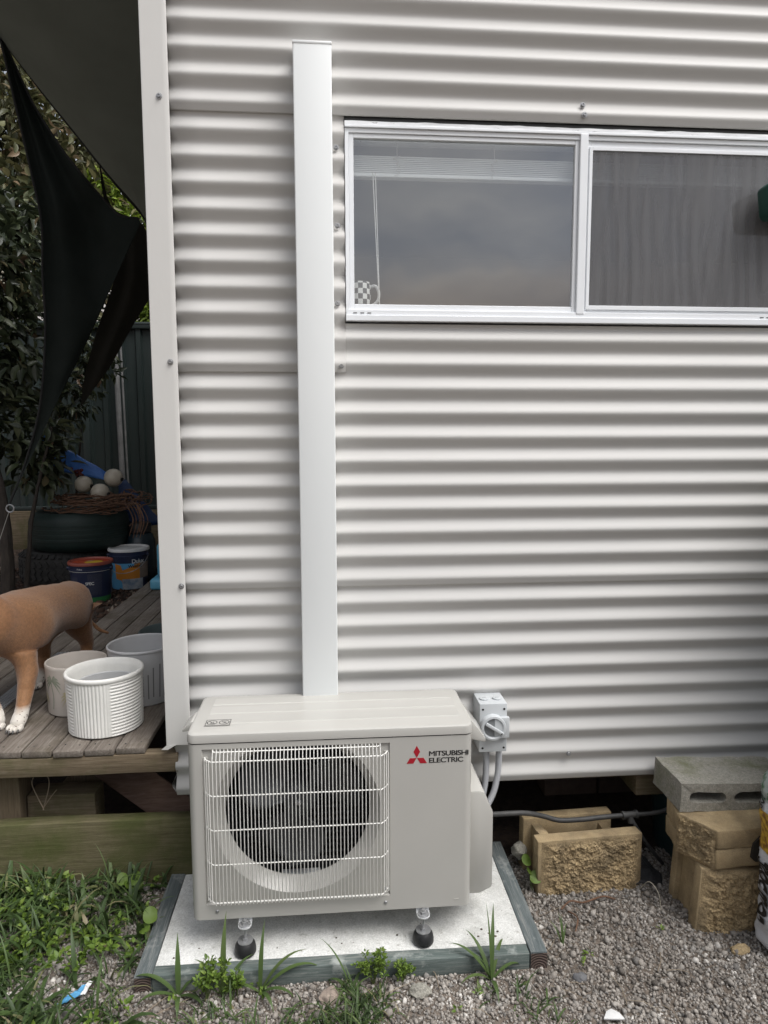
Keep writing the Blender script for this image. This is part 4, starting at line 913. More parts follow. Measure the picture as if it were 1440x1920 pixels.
def palm(th, z0, z1, m, s):
    b_ = BM(); c = (-.646, .370)
    n = 8
    for i in range(n):
        za, zb = z0+(z1-z0)*i/n, z0+(z1-z0)*(i+1)/n; ta, tb = th+.05*math.sin(i*.5), th+.05*math.sin((i+1)*.5)
        b_.faces.new([b_.verts.new(on_pot(c, 0, t_, zz)) for t_, zz in ((ta-.018, za), (ta+.018, za), (tb+.018, zb), (tb-.018, zb))])
    for k in range(11):
        a_ = R(-30+k*24); prev = None
        for i in range(7):
            t = i/6; dx, dz = math.cos(a_)*t*s, math.sin(a_)*t*s-.55*t*t*s
            wd = .006*(1-t)*(.4+t*2) + .0006
            pa = on_pot(c, 0, th+.02+dx/.12, z1+dz+wd); pb = on_pot(c, 0, th+.02+dx/.12, z1+dz-wd)
            if prev: b_.faces.new([b_.verts.new(p_) for p_ in (prev[0], prev[1], pb, pa)])
            prev = (pa, pb)
    return obj('palm_print', b_, m, shell2, smooth=False)
palm(R(-122), .03, .135, MT['palm'], .045); palm(R(-84), .03, .085, MT['palm2'], .042); palm(R(-150), .02, .07, MT['palm2'], .03)
p3 = thing('flower_pot', 'plain grey pot with vertical slots against the house corner', 'pot', (-.428, .455, DT), group='planter pots on the deck')
b_ = BM(); lathe(b_, [(0, 0), (.108, 0), (.112, .004), (.1265, .205), (.1300, .209), (.1300, .214), (.1265, .217), (.1225, .213), (.1085, .012), (0, .01)], 72, T(-.428, .455, DT+.0005)); obj('shell', b_, MT['potg'], p3)
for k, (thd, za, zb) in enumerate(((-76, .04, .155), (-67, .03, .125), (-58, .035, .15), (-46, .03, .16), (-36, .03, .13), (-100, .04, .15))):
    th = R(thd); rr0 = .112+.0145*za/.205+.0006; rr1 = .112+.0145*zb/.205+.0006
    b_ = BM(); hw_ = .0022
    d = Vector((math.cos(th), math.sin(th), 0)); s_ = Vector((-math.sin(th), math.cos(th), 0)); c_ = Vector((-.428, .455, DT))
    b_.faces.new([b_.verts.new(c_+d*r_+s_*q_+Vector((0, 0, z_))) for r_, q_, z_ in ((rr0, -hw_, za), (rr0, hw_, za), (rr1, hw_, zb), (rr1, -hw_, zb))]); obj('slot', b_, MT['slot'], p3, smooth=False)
p4 = BM(); lathe(p4, [(0, 0), (.10, 0), (.125, .165), (.131, .17), (.131, .182), (.126, .185), (.12, .178), (.095, .01), (0, .01)], 60, T(-.39, .75, DT+.0005))
tag(obj('flower_pot', p4, MT['potd']), 'dark teal plastic pot hidden behind the grey slotted pot', 'pot', 'planter pots on the deck')

# ------------------------------------------------------------------ unseen fence added behind the camera to block low sky light
bfe = thing('light_block_fence', 'unseen dark green steel fence added across the yard to block low sky light', 'fence', (0, -4.6, 0))
for (ax, ay, bx, by, hh) in ((-7, -4.6, 4.4, -4.6, 1.75), (4.4, -4.6, 4.4, -.05, 1.75)):
    ln_ = math.hypot(bx-ax, by-ay); ux, uy = (bx-ax)/ln_, (by-ay)/ln_; nx_, ny_ = -uy, ux; d0 = 0
    while d0 < ln_-.1:
        w_ = min(.78, ln_-d0); P = []
        for j in range(5):
            for o1, o2 in ((0, 0), (.055, 0), (.070, .026), (.11, .026), (.125, 0)): P.append((d0+(j*.156+o1)*w_/.78, o2))
        P.append((d0+w_, 0)); b_ = BM()
        lo_ = [b_.verts.new((ax+ux*q_+nx_*r_, ay+uy*q_+ny_*r_, .03)) for q_, r_ in P]; hi_ = [b_.verts.new((ax+ux*q_+nx_*r_, ay+uy*q_+ny_*r_, hh)) for q_, r_ in P]
        for j in range(len(P)-1): b_.faces.new((lo_[j], lo_[j+1], hi_[j+1], hi_[j]))
        o = obj('fence_sheet', b_, MT['fence'], bfe, smooth=False); md = o.modifiers.new('t', 'SOLIDIFY'); md.thickness = .001
        d0 += w_
    b_ = BM(); tube(b_, [(ax, ay, hh), (bx, by, hh)], .03, 4); obj('top_rail', b_, MT['fence'], bfe, smooth=False)

# ------------------------------------------------------------------ concrete blocks at the right
def rough_face(bm, f, nu, nv, amp, n, sd=0, edge=True):
    """a split face: grid points f(u,v), pushed along n"""
    n = Vector(n)
    def g(u, v):
        p_ = f(u, v); k = min(1, min(u, 1-u, v, 1-v)*9) if edge else 1
        h_ = MN.noise(p_*14+Vector((sd, 0, 0)))*.55+MN.noise(p_*46+Vector((0, sd, 0)))*.45+MN.noise(p_*110)*.42+MN.noise(p_*240)*.30+.25
        return p_+n*amp*h_*k
    grid(bm, nu, nv, g)
BL = T(.968, -.115, 0) @ Matrix.Rotation(R(3.5), 4, 'Z')
blk = thing('hollow_block', 'yellow hollow retaining wall block with a split face, standing alone on the gravel', 'concrete block', (1.15, -.03, 0))
b_ = BM()
rbox(b_, (0, .006, -.02), (.362, .052, .190), .003, 2); rbox(b_, (.0, .150, -.02), (.325, .192, .187), .003, 2)
rbox(b_, (.030, .0525, -.02), (.062, .1495, .168), .002); rbox(b_, (.275, .0525, -.02), (.307, .1495, .150), .002)
rbox(b_, (.022, .0525, -.02), (.055, .082, .186), .002)
disp(b_, .002, 20, 3); b_.transform(BL); obj('shell', b_, MT['blocks'], blk, ang=40)
b_ = BM(); rough_face(b_, lambda u, v: Vector((.012+.350*u, .0065-.008*min(1, min(u, 1-u)*14), -.02+.207*v)), 170, 96, .012, (0, -1, 0), 1); b_.transform(BL); obj('split_face', b_, MT['block'], blk, ang=25)
# lower block of the stack
stackm = T(1.402, -.306, 0) @ Matrix.Rotation(R(-3), 4, 'Z') @ Matrix.Rotation(R(4), 4, 'Y')
lb = thing('hollow_block', 'yellow hollow block with a split face at the bottom of the stack, leaning slightly', 'concrete block', (1.58, -.21, 0))
b_ = BM()
rbox(b_, (0, .008, -.03), (.38, .050, .200), .004, 2); rbox(b_, (-.004, .150, -.03), (.37, .186, .190), .004, 2); rbox(b_, (.014, .0505, -.03), (.05, .1495, .188), .003); rbox(b_, (.30, .0505, -.03), (.34, .1495, .188), .003)
disp(b_, .003, 16, 8); b_.transform(stackm); obj('shell', b_, MT['blocks'], lb, ang=40)
b_ = BM(); rough_face(b_, lambda u, v: Vector((.004+.376*u, .0085-.010*min(1, min(u, 1-u, 1-v)*12), -.03+.228*v)), 170, 100, .016, (0, -1, 0), 5); b_.transform(stackm); obj('split_face', b_, MT['block'], lb, ang=25)
# middle block: slanting split end at the left, smooth front with a seam and a hand hole
mb = thing('solid_block', 'yellow block with a slanting rough end and a cracked smooth face, middle of the stack', 'concrete block', (1.58, -.2, .2))
mm = T(1.45, 0, .2035) @ Matrix.Rotation(R(-.6), 4, 'Y') @ T(-1.45, 0, 0)
MP = [(1.384, -.203), (1.452, -.314), (1.80, -.300), (1.80, -.085), (1.402, -.10)]
b_ = BM()
prism(b_, MP, 'z', 0.0, .062, .005); prism(b_, [(x+.0015, y-.001) for x, y in MP], 'z', .0635, .124, .006)
bmesh.ops.subdivide_edges(b_, edges=[e_ for e_ in b_.edges if e_.calc_length() > .06], cuts=14, use_grid_fill=True)
disp(b_, .0030, 25, 4); disp(b_, .0012, 90, 6); b_.transform(mm); obj('shell', b_, MT['blocks'], mb, ang=40)
b_ = BM(); rough_face(b_, lambda u, v: Vector((1.385+.066*u-.004, -.205-.108*u-.002, .001+.122*v)), 70, 60, .013, (-.85, -.52, 0), 9); b_.transform(mm); obj('split_face', b_, MT['block'], mb, ang=25)
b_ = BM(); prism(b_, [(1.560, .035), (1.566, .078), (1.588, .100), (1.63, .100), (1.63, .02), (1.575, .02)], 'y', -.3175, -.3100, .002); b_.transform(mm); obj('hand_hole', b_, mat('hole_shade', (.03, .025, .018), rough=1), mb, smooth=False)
# grey concrete block on top with long slots through it
gbk = thing('slotted_block', 'grey concrete block with long slots lying on top of the yellow blocks', 'concrete block', (1.58, -.11, .33))
gmx = T(1.391, -.204, .331) @ Matrix.Rotation(R(1.6), 4, 'Y') @ Matrix.Rotation(R(-1.5), 4, 'Z')
def slot_poly(x0, x1, z0, z1, n=8):
    r_ = (z1-z0)/2*.95; P = []
    for cx, cz, a0 in ((x1-r_, (z0+z1)/2, -90), (x0+r_, (z0+z1)/2, 90)):
        for k in range(n+1): P.append((cx+r_*math.cos(R(a0+180*k/n)), cz+(z1-z0)/2*math.sin(R(a0+180*k/n))))
    return P
b_ = BM()
LX, LY, LZ = .39, .185, .092
holes = [slot_poly(.026, .150, .028, .064), slot_poly(.176, .300, .028, .064), slot_poly(.322, .372, .028, .064)]
# face with holes by column strips: build with a triangulated fill on front and back, tubes between
def holed(y):
    vs = []; es = []
    def loop(P):
        a_ = [b_.verts.new((x, y, z)) for x, z in P]; e_ = [b_.edges.new((a_[i], a_[(i+1) % len(a_)])) for i in range(len(a_))]; vs.append(a_); es.extend(e_)
    loop([(0, 0), (LX*.25, 0), (LX*.5, 0), (LX*.75, 0), (LX, 0), (LX, LZ), (LX*.75, LZ), (LX*.5, LZ), (LX*.25, LZ), (0, LZ)])
    for h_ in holes: loop(h_)
    bmesh.ops.triangle_fill(b_, use_beauty=True, use_dissolve=False, edges=es)
    return vs
A_ = holed(0); B_ = holed(LY)
for la, lb_ in zip(A_, B_):
    for i in range(len(la)): b_.faces.new((la[i], la[(i+1) % len(la)], lb_[(i+1) % len(la)], lb_[i]))
bmesh.ops.recalc_face_normals(b_, faces=list(b_.faces))
bmesh.ops.subdivide_edges(b_, edges=[e_ for e_ in b_.edges if e_.calc_length() > .05], cuts=5, use_grid_fill=True)
disp(b_, .0035, 22, 2); disp(b_, .0016, 90, 6)
b_.transform(gmx); obj('body', b_, MT['grey'], gbk, ang=40)
# woven white bag leaning at the right edge
bag = thing('compost_bag', 'white compost bag with a yellow patch standing against the stacked blocks', 'bag', (1.705, -.40, 0))
BR = Vector((1.706, -.405, 0))
def bag_p(th, z, k=1.0):
    t = z/.57; w0 = .150*(1+.10*t)*(1+.025*math.sin(t*9)); d0 = .088
    if t > .92: w0 *= 1-.22*(t-.92)/.08; d0 *= 1-.4*(t-.92)/.08
    ex = .75
    cx, sx2 = math.cos(th), math.sin(th)
    wob = .010*MN.noise(Vector((math.cos(th)*2, math.sin(th)*2, z*22)))+.006*MN.noise(Vector((math.cos(th)*5+z*10, math.sin(th)*5, z*45)))
    bot = min(1, .55+z/.03*.45) if z < .03 else 1
    return BR+Vector(((w0*bot*k+wob)*math.copysign(abs(cx)**ex, cx), (d0*bot*k+wob)*math.copysign(abs(sx2)**ex, sx2), z-.008))
def bag_mat():
    m = mat('woven_bag_print', (.62, .63, .66), (.55, .56, .59), rough=.3, vs=9, bump=.006, bs=14, bst=(.6, .6, 3.2))
    return m
b_ = BM(); grid(b_, 72, 60, lambda u, v: bag_p(2*math.pi*u, .57*v), closed_u=True)
bmesh.ops.remove_doubles(b_, verts=list(b_.verts), dist=1e-5)
bmesh.ops.holes_fill(b_, edges=[e_ for e_ in b_.edges if len(e_.link_faces) == 1]); sack = obj('sack', b_, bag_mat(), bag, ang=180)
def bag_patch(name, th0, th1, z0, z1, m, k=1.008):
    b_ = BM(); grid(b_, 24, 16, lambda u, v: bag_p(th0+(th1-th0)*u, z0+(z1-z0)*v, k)+Vector((-.0012, -.0012, 0))); return obj(name, b_, m, sack, ang=180)
bag_patch('yellow_patch', R(118), R(275), .315, .445, mat('yellow_bag_print', (.62, .40, .04), (.20, .09, .02), rough=.4, vs=55, lo=.42, hi=.6))
bag_patch('grey_patch', R(115), R(275), .472, .545, mat('leaf_bag_print', (.36, .40, .38), (.05, .14, .06), rough=.4, vs=28, lo=.48, hi=.56))
def bag_text(s, size, z_start, th, m, vertical=True):
    # lettering running up the bag side, bent round it
    tb, wd = text_bm(s, size, Matrix(), ext=0, bold=size*.02)
    for v in tb.verts:
        along, across = v.co.x, v.co.y
        v.co = bag_p(th+across/.075, z_start+along, 1.014)+Vector((-.002, -.002, 0))
    return obj('lettering', tb, m, sack, smooth=False)
bag_text('compost', .058, .100, R(163), MT['black'])
bag_text('30L', .030, .448, R(160), MT['black'])
# dark green box edge hanging before the window at the right frame edge
hgb = thing('hanging_planter', 'dark green plastic planter box hanging before the right window pane', 'planter', (1.72, -.05, 2.19))
b_ = BM(); prism(b_, [(1.668, 2.200), (1.680, 2.187), (1.94, 2.187), (1.94, 2.312), (1.680, 2.300), (1.656, 2.280)], 'y', -.085, -.015, .007)
obj('box', b_, MT['greenp'], hgb, ang=40)
b_ = BM(); rbox(b_, (1.90, -.02, 2.22), (1.925, -.004, 2.50), .002); obj('hanger', b_, MT['zinc'], hgb)
# irrigation pipe with a tee
ip = thing('irrigation_pipe', 'black poly irrigation pipe with a tee joint running over the hollow block', 'pipe', (1.2, 0, .2))
b_ = BM(); tube(b_, spline([(.74, -.01, .243), (.831, -.015, .240), (.90, -.02, .243), (.955, -.015, .238), (1.02, 0, .215), (1.075, 0, .198), (1.15, 0, .197), (1.23, 0, .202), (1.315, 0, .205)], 8), .0085, 12); obj('pipe', b_, MT['pipe'], ip)
b_ = BM(); tube(b_, spline([(1.335, 0, .206), (1.40, -.005, .210), (1.455, -.01, .225), (1.52, 0, .25)], 8), .0075, 12); obj('pipe', b_, MT['pipe'], ip)
b_ = BM(); tube(b_, spline([(1.326, -.006, .198), (1.345, -.02, .165), (1.372, -.025, .12), (1.41, -.02, .07), (1.45, 0, .02)], 8), .0065, 12); obj('pipe', b_, MT['pipe'], ip)
b_ = BM(); tube(b_, [(1.298, 0, .204), (1.352, 0, .207)], .012, 14); tube(b_, [(1.298, 0, .204), (1.306, 0, .2045)], .0145, 14); tube(b_, [(1.344, 0, .2065), (1.352, 0, .207)], .0145, 14); tube(b_, [(1.326, -.001, .203), (1.3275, -.008, .180)], .011, 14); obj('tee_joint', b_, MT['pipe'], ip)
# scrap of black weed mat in the gravel, brick pier and tub in the dark below the floor
b_ = BM(); grid(b_, 16, 14, lambda u, v: Vector((1.275+.125*u+.02*math.sin(v*5), -.095+.15*v, .008+.030*math.sin(math.pi*u)*(.5+.5*v)+.016*MN.noise(Vector((u*5, v*5, 1)))+.05*v*v)))
o = obj('weed_mat', b_, MT['soil'] if False else mat('black_weed_mat', (.014, .014, .015), (.03, .03, .032), rough=.7, vs=90, bump=.002, bs=160)); md = o.modifiers.new('t', 'SOLIDIFY'); md.thickness = .004
tag(o, 'crumpled scrap of black weed mat between the hollow block and the stack', 'weed mat')
bp_ = thing('brick_pier', 'old brick pier standing in the dark under the house floor', 'pier', (1.42, .62, 0))
bkb = BM(); rbox(bkb, (-.113, -.055, -.036), (.113, .055, .036), .004, 2); disp(bkb, .003, 18, 2); bkm = bpy.data.meshes.new('brick'); bkb.to_mesh(bkm); bkb.free(); bkm.materials.append(MT['brick'])
for k in range(4):
    for j, xx in enumerate((-.118, .118)):
        obj('brick', bkm, None, bp_, loc=(1.42+xx+(.05 if k % 2 else 0), .56, .04+k*.083)); 
b_ = BM(); rbox(b_, (1.20, .575, .005), (1.68, .66, .36)); obj('mortar_core', b_, MT['under'], bp_, smooth=False)
b_ = BM(); lathe(b_, [(0, 0), (.16, 0), (.185, .30), (.19, .305), (.185, .31), (.175, .30), (.15, .02), (0, .02)], 48, T(1.66, .13, .0)); tag(obj('plastic_tub', b_, mat('dark_teal_tub', (.020, .042, .044), rough=.45)), 'dark teal plastic tub standing behind the block stack under the house', 'tub')
b_ = BM(); rbox(b_, (1.36, .035, .255), (1.47, .20, .345), .003); tag(obj('timber_stump', b_, MT['bearer']), 'pale timber end showing below the wall cladding above the green tub', 'timber')

# unseen tank added just beyond the right frame edge to shade the lower wall
tk = thing('light_block_tank', 'unseen dark green tank added to the right of the blocks to darken the lower wall', 'tank', (2.30, -.50, 0))
b_ = BM(); lathe(b_, [(0, 0), (.43, 0), (.44, .02)]+[(.445+.010*abs(math.sin(k*math.pi/4)), .04+k*.0225) for k in range(69)]+[(.44, 1.60), (.36, 1.69), (.16, 1.75), (0, 1.76)], 72, T(2.30, -.50, -.01)); obj('shell', b_, MT['greenp'], tk, ang=60)
b_ = BM(); cyl(b_, (2.30, -.5, 1.745), (2.30, -.5, 1.79), .17, 40, .008); obj('lid', b_, MT['greenp'], tk)
b_ = BM(); tube(b_, [(2.30, -.93, .12), (2.30, -1.02, .12)], .018, 12); tube(b_, [(2.30, -1.01, .12), (2.30, -1.03, .08)], .014, 12); obj('tap', b_, MT['zinc'], tk)

# ------------------------------------------------------------------ far end of the deck: fence, pail, tyres
FY0 = 4.33
fen = thing('steel_fence', 'dark green steel fence of ribbed sheets behind the shrubs', 'fence', (-2.6, FY0, .86))
px_ = -6.2; k = 0
while px_ < 1.5:
    b_ = BM(); P = []; w_ = .78
    for j in range(5):
        xa = px_+j*w_/5
        P += [(xa, 0), (xa+.055, 0), (xa+.070, -.026), (xa+.11, -.026), (xa+.125, 0)]
    P.append((px_+w_, 0))
    lo_ = [b_.verts.new((x, FY0+y, .875)) for x, y in P]; hi_ = [b_.verts.new((x, FY0+y, 2.53)) for x, y in P]
    for j in range(len(P)-1): b_.faces.new((lo_[j], lo_[j+1], hi_[j+1], hi_[j]))
    o = obj('fence_sheet', b_, MT['fence'], fen, smooth=False); md = o.modifiers.new('t', 'SOLIDIFY'); md.thickness = .001
    px_ += w_; k += 1
b_ = BM(); rbox(b_, (-6.2, FY0-.045, 2.515), (1.5, FY0+.015, 2.575), .006, 2); rbox(b_, (-6.2, FY0-.05, 2.555), (1.5, FY0+.02, 2.562)); obj('top_rail', b_, MT['fence'], fen)
b_ = BM(); rbox(b_, (-6.2, FY0-.04, .865), (1.5, FY0+.012, .905), .004); obj('bottom_rail', b_, MT['fence'], fen)
for xx in (-4.3, -1.95, .4):
    b_ = BM(); rbox(b_, (xx, FY0-.05, .45), (xx+.06, FY0+.01, 2.52), .004); obj('post', b_, MT['fence'], fen)
tag(timber('retaining_sleeper', (-6.2, FY0-.06, .40), (1.5, FY0+.0, .862), MT['bearer'], None, .006, 14, .004), 'grey timber sleeper retaining the soil below the steel fence', 'sleeper')
b_ = BM(); tube(b_, spline([(-1.585, 4.2, .9), (-1.592, 4.2, 1.4), (-1.600, 4.2, 2.0), (-1.612, 4.21, 2.44)], 6), .024, 12); tube(b_, [(-1.545, 4.22, .9), (-1.566, 4.23, 2.40)], .010, 8)
tag(obj('vertical_pipe', b_, MT['galv']), 'grey weathered pipe standing upright against the steel fence', 'pipe')
# pails of paint
def pail(c, r0, r1, h, label, body, lidm, rimm, hs):
    t_ = thing('paint_bucket', label, 'bucket', (c[0], c[1], c[2]), 'paint buckets behind the deck')
    b_ = BM(); lathe(b_, [(0, 0), (r0-.004, 0), (r0, .005), (r0+(r1-r0)*.80, h*.80), (r1+.004, h*.805), (r1+.004, h*.83), (r1-.001, h*.835), (r1, h*.93)], 56, T(*c)); bo = obj('body', b_, body, t_)
    b_ = BM(); lathe(b_, [(r1, h*.93), (r1+.008, h*.932), (r1+.009, h*.97), (r1+.006, h), (r1-.004, h+.002), (r1-.010, h-.008), (r1-.016, h-.010), (0, h-.006)], 56, T(*c)); lo_ = obj('lid', b_, rimm, t_)
    b_ = BM(); lathe(b_, [(0, h-.0045), (r1-.018, h-.0085)], 56, T(*c)); obj('lid_label', b_, lidm, lo_)
    b_ = BM(); hp = []
    for k in range(17):
        a_ = R(180*k/16); hp.append((c[0]+(r1+.008)*math.cos(a_), c[1]-.02+hs*(r1+.02)*math.sin(a_)*.96, c[2]+h*.82-.11*math.sin(a_)))
    tube(b_, hp, .0022, 6); obj('wire_handle', b_, MT['zinc'], t_)
    for s_ in (-1, 1):
        b_ = BM(); cyl(b_, (c[0]+s_*(r1-.004), c[1]-.02, c[2]+h*.82), (c[0]+s_*(r1+.012), c[1]-.02, c[2]+h*.82), .012, 12); obj('handle_lug', b_, body, t_)
    return t_, bo
def wrap(bo, c, r0, r1, h, th0, th1, z0, z1, m, name='label', off=.0008, poly=None):
    b_ = BM()
    def f(u, v):
        th = th0+(th1-th0)*u; z = z0+(z1-z0)*v; r_ = r0+(r1-r0)*z/h+off
        return Vector((c[0]+r_*math.cos(th), c[1]+r_*math.sin(th), c[2]+z))
    if poly is None: grid(b_, 20, 2, f)
    else: grid(b_, 16, 6, lambda u, v: f(*poly(u, v)))
    return obj(name, b_, m, bo, ang=180)
def wrap_text(bo, c, r0, r1, h, s, size, th, z, m):
    tb, wd = text_bm(s, size, Matrix(), ext=0, bold=size*.02)
    for v in tb.verts:
        zz = z+v.co.y; r_ = r0+(r1-r0)*zz/h+.0022; a_ = th+v.co.x/r_
        v.co = Vector((c[0]+r_*math.cos(a_), c[1]+r_*math.sin(a_), c[2]+zz))
    return obj('lettering', tb, m, bo, smooth=False)
c1 = (-1.275, 2.38, .462); a1 = (.117, .132, .262)
t_, bo = pail(c1, *a1, 'navy paint bucket with a red and yellow lid, nearest the dog', MT['navy'], MT['redlid'], mat('red_lid_rim', (.26, .06, .04), rough=.45), 1)
wrap(bo, c1, *a1, R(180), R(360), .0, .035, MT['greenl'], 'green_band')
wrap(bo, c1, *a1, R(222), R(248), .06, .17, mat('label_text_block', (.05, .055, .09), (.02, .025, .05), rough=.5, vs=160, st=(1, 1, 3)), 'fine_print')
wrap(bo, c1, *a1, R(278), R(318), .05, .19, mat('label_text_block2', (.045, .05, .08), (.02, .025, .05), rough=.5, vs=120, st=(1, 1, 3)), 'fine_print')
wrap(bo, c1, *a1, R(180), R(360), .2035, .2062, MT['white'], 'pale_line', .004)
wrap_text(bo, c1, *a1, 'Dulux', .016, R(250), .2165, MT['white']); wrap_text(bo, c1, *a1, 'SPEC', .026, R(272), .120, MT['white'])
b_ = BM(); lathe(b_, [(0, .2586), (.055, .2582)], 24, T(c1[0]+.035, c1[1]-.045, c1[2])); obj('yellow_patch', b_, MT['yellow'], t_)
b_ = BM(); lathe(b_, [(0, .2594), (.022, .2592)], 24, T(c1[0]+.0, c1[1]-.01, c1[2])); obj('pale_patch', b_, mat('peach_print', (.45, .25, .15), rough=.4), t_)
c2 = (-1.145, 2.78, .462); a2 = (.119, .133, .285)
t_, bo = pail(c2, *a2, 'white-lidded paint bucket with an orange and blue label at the deck edge', MT['navy'], MT['white'], MT['white'], -1)
wrap(bo, c2, *a2, R(180), R(300), .0, .185, MT['sky'], 'blue_label')
wrap(bo, c2, *a2, R(240), R(318), .03, .185, MT['orange'], 'orange_label', .0016, poly=lambda u, v: (u, v*(.55+.45*u) if u > .3 else v*.7+.3*(1-u)))
wrap(bo, c2, *a2, R(262), R(330), .0, .075, mat('house_print', (.42, .44, .46), (.16, .22, .30), rough=.5, vs=26), 'house_picture', .0022)
wrap(bo, c2, *a2, R(300), R(360), .075, .185, mat('grey_print', (.28, .22, .18), (.20, .16, .13), rough=.5, vs=26), 'label', .0014)
wrap_text(bo, c2, *a2, 'Dulux', .040, R(294), .186, MT['white']); wrap_text(bo, c2, *a2, 'Weather', .030, R(282), .155, MT['black'])
# dark bottle behind the pails
bt = thing('dark_bottle', 'dark screw-top container behind the white-lidded bucket', 'bottle', (-1.13, 3.02, .46))
b_ = BM(); lathe(b_, [(0, 0), (.10, 0), (.11, .01), (.11, .30), (.09, .35), (.075, .36), (0, .36)], 32, T(-1.13, 3.02, .46)); obj('body', b_, mat('dark_blue_plastic', (.010, .022, .03), rough=.35), bt)
b_ = BM(); lathe(b_, [(0, .365), (.082, .365), (.085, .375), (.085, .425), (.078, .435), (0, .435)], 24, T(-1.13, 3.02, .46)); obj('cap', b_, MT['rubber'], bt)
# pale blue tub half hidden by the house corner
tb_ = thing('blue_tub', 'pale blue plastic tub half hidden by the house corner on the deck', 'tub', (-.80, 2.45, DT))
b_ = BM(); rbox(b_, (-.905, 2.38, DT+.001), (-.62, 2.66, DT+.075), .02, 3); obj('base', b_, MT['bluep'], tb_)
b_ = BM(); rbox(b_, (-.865, 2.42, DT+.0755), (-.63, 2.62, DT+.31), .03, 3); obj('body', b_, MT['bluep'], tb_)
b_ = BM(); rbox(b_, (-.845, 2.45, DT+.3105), (-.65, 2.59, DT+.35), .01, 2); obj('cap', b_, MT['white'], tb_)
# two tyres, one upon the other
def tyre(name, label, c, r, h, m, tread, tilt=0):
    t_ = thing(name, label, 'tyre', c, 'tyres stacked as a planter')
    b_ = BM(); hw_ = h/2
    lathe(b_, [(r*.62, -hw_*.80), (r*.72, -hw_*.98), (r*.86, -hw_*1.0), (r*.96, -hw_*.82), (r, -hw_*.60), (r*1.005, 0), (r, hw_*.60), (r*.96, hw_*.82), (r*.86, hw_), (r*.72, hw_*.98), (r*.62, hw_*.80), (r*.64, hw_*.4), (r*.88, 0), (r*.64, -hw_*.4), (r*.62, -hw_*.80)], 72, T(*c))
    bo = obj('casing', b_, m, t_)
    tb2 = BM()
    if tread:
        for k in range(44):
            a_ = 2*math.pi*k/44
            for (z_, s_) in ((-.045, 1), (0, -1), (.045, 1)):
                mt_ = T(*c) @ Matrix.Rotation(a_, 4, 'Z') @ T(r*1.002, 0, z_) @ Matrix.Rotation(R(30*s_), 4, 'X')
                rbox(tb2, (-.004, -r*.052, -.019), (.007, r*.052, .019), 0, mtx=mt_)
            mt_ = T(*c) @ Matrix.Rotation(a_, 4, 'Z') @ T(r*.965, 0, hw_*.80) @ Matrix.Rotation(R(-55), 4, 'Y'); rbox(tb2, (-.004, -r*.035, -.02), (.006, r*.035, .02), 0, mtx=mt_)
    else:
        for z_ in (-.05, -.017, .017, .05):
            lathe(tb2, [(r*1.001, z_-.010), (r*1.012, z_-.007), (r*1.012, z_+.007), (r*1.001, z_+.010)], 72, T(*c))
    obj('tread', tb2, m, t_, smooth=False)
    return t_
tyre('tyre', 'bare black tyre with chunky tread at the bottom of the planter', (-1.62, 2.98, .60), .34, .25, MT['tyre'], True)
tyre('tyre', 'dark green painted tyre lying on the bare black one, filled with sticks', (-1.535, 2.95, .865), .335, .27, MT['tyreg'], False)
# nest of dry vine sticks on the tyre
nb_ = BM(); rs = random.Random(5)
for k in range(95):
    a0 = rs.uniform(0, 6.28); r_ = rs.uniform(.18, .36); ln = rs.uniform(.5, 1.7); zb = rs.uniform(1.0, 1.10); el = rs.uniform(-.03, .06)
    P = [(-1.40+r_*(1+.12*math.sin(3*t*ln+k))*math.cos(a0+ln*t), 2.93+r_*.8*math.sin(a0+ln*t), zb+el*t+rs.uniform(-.012, .012)) for t in [i/7 for i in range(8)]]
    tube(nb_, spline(P, 2), rs.uniform(.0025, .006), 5)
for k in range(9):
    x = -1.12+rs.uniform(-.06, .06); P = [(x, 2.75, 1.07), (x+.05, 2.70, 1.05), (x+.08+rs.uniform(0, .03), 2.67, .95), (x+.07, 2.66, .82+rs.uniform(0, .1))]; tube(nb_, spline(P, 4), .003, 5)
tag(obj('vine_nest', nb_, MT['stick']), 'nest of dry brown vine sticks piled on the green tyre', 'sticks')
for (x, y, z, r_, lab, sd) in ((-1.478, 2.90, 1.19, .062, 'pale globe with a red flower on top, left of three in the vine nest', 1), (-1.275, 2.93, 1.235, .066, 'pale globe sitting highest at the right end of the vine nest', 2), (-1.345, 2.84, 1.135, .064, 'pale globe sunk lowest into the vine nest between the other two', 3)):
    g_ = thing('globe', lab, 'globe', (x, y, z), 'globes in the vine nest')
    b_ = BM(); bmesh.ops.create_icosphere(b_, subdivisions=4, radius=r_, matrix=T(x, y, z)); obj('ball', b_, MT['ball'], g_)
    b_ = BM(); cyl(b_, (x+r_*.9, y-r_*.25, z-.01), (x+r_*1.04, y-r_*.32, z-.012), .014, 14); obj('socket', b_, MT['gasket'], g_)
b_ = BM()
for k in range(14):
    v_ = Vector((rs.uniform(-.05, .05), rs.uniform(-.04, .04), rs.uniform(-.01, .05))); s_ = rs.uniform(.010, .02)
    bmesh.ops.create_icosphere(b_, subdivisions=1, radius=s_, matrix=T(-1.52+v_.x, 2.90+v_.y, 1.262+v_.z))
tag(obj('red_flower', b_, mat('dull_red_petals', (.10, .014, .010), (.06, .008, .007), rough=.8, vs=60)), 'dull red flower head behind the left globe', 'flower')
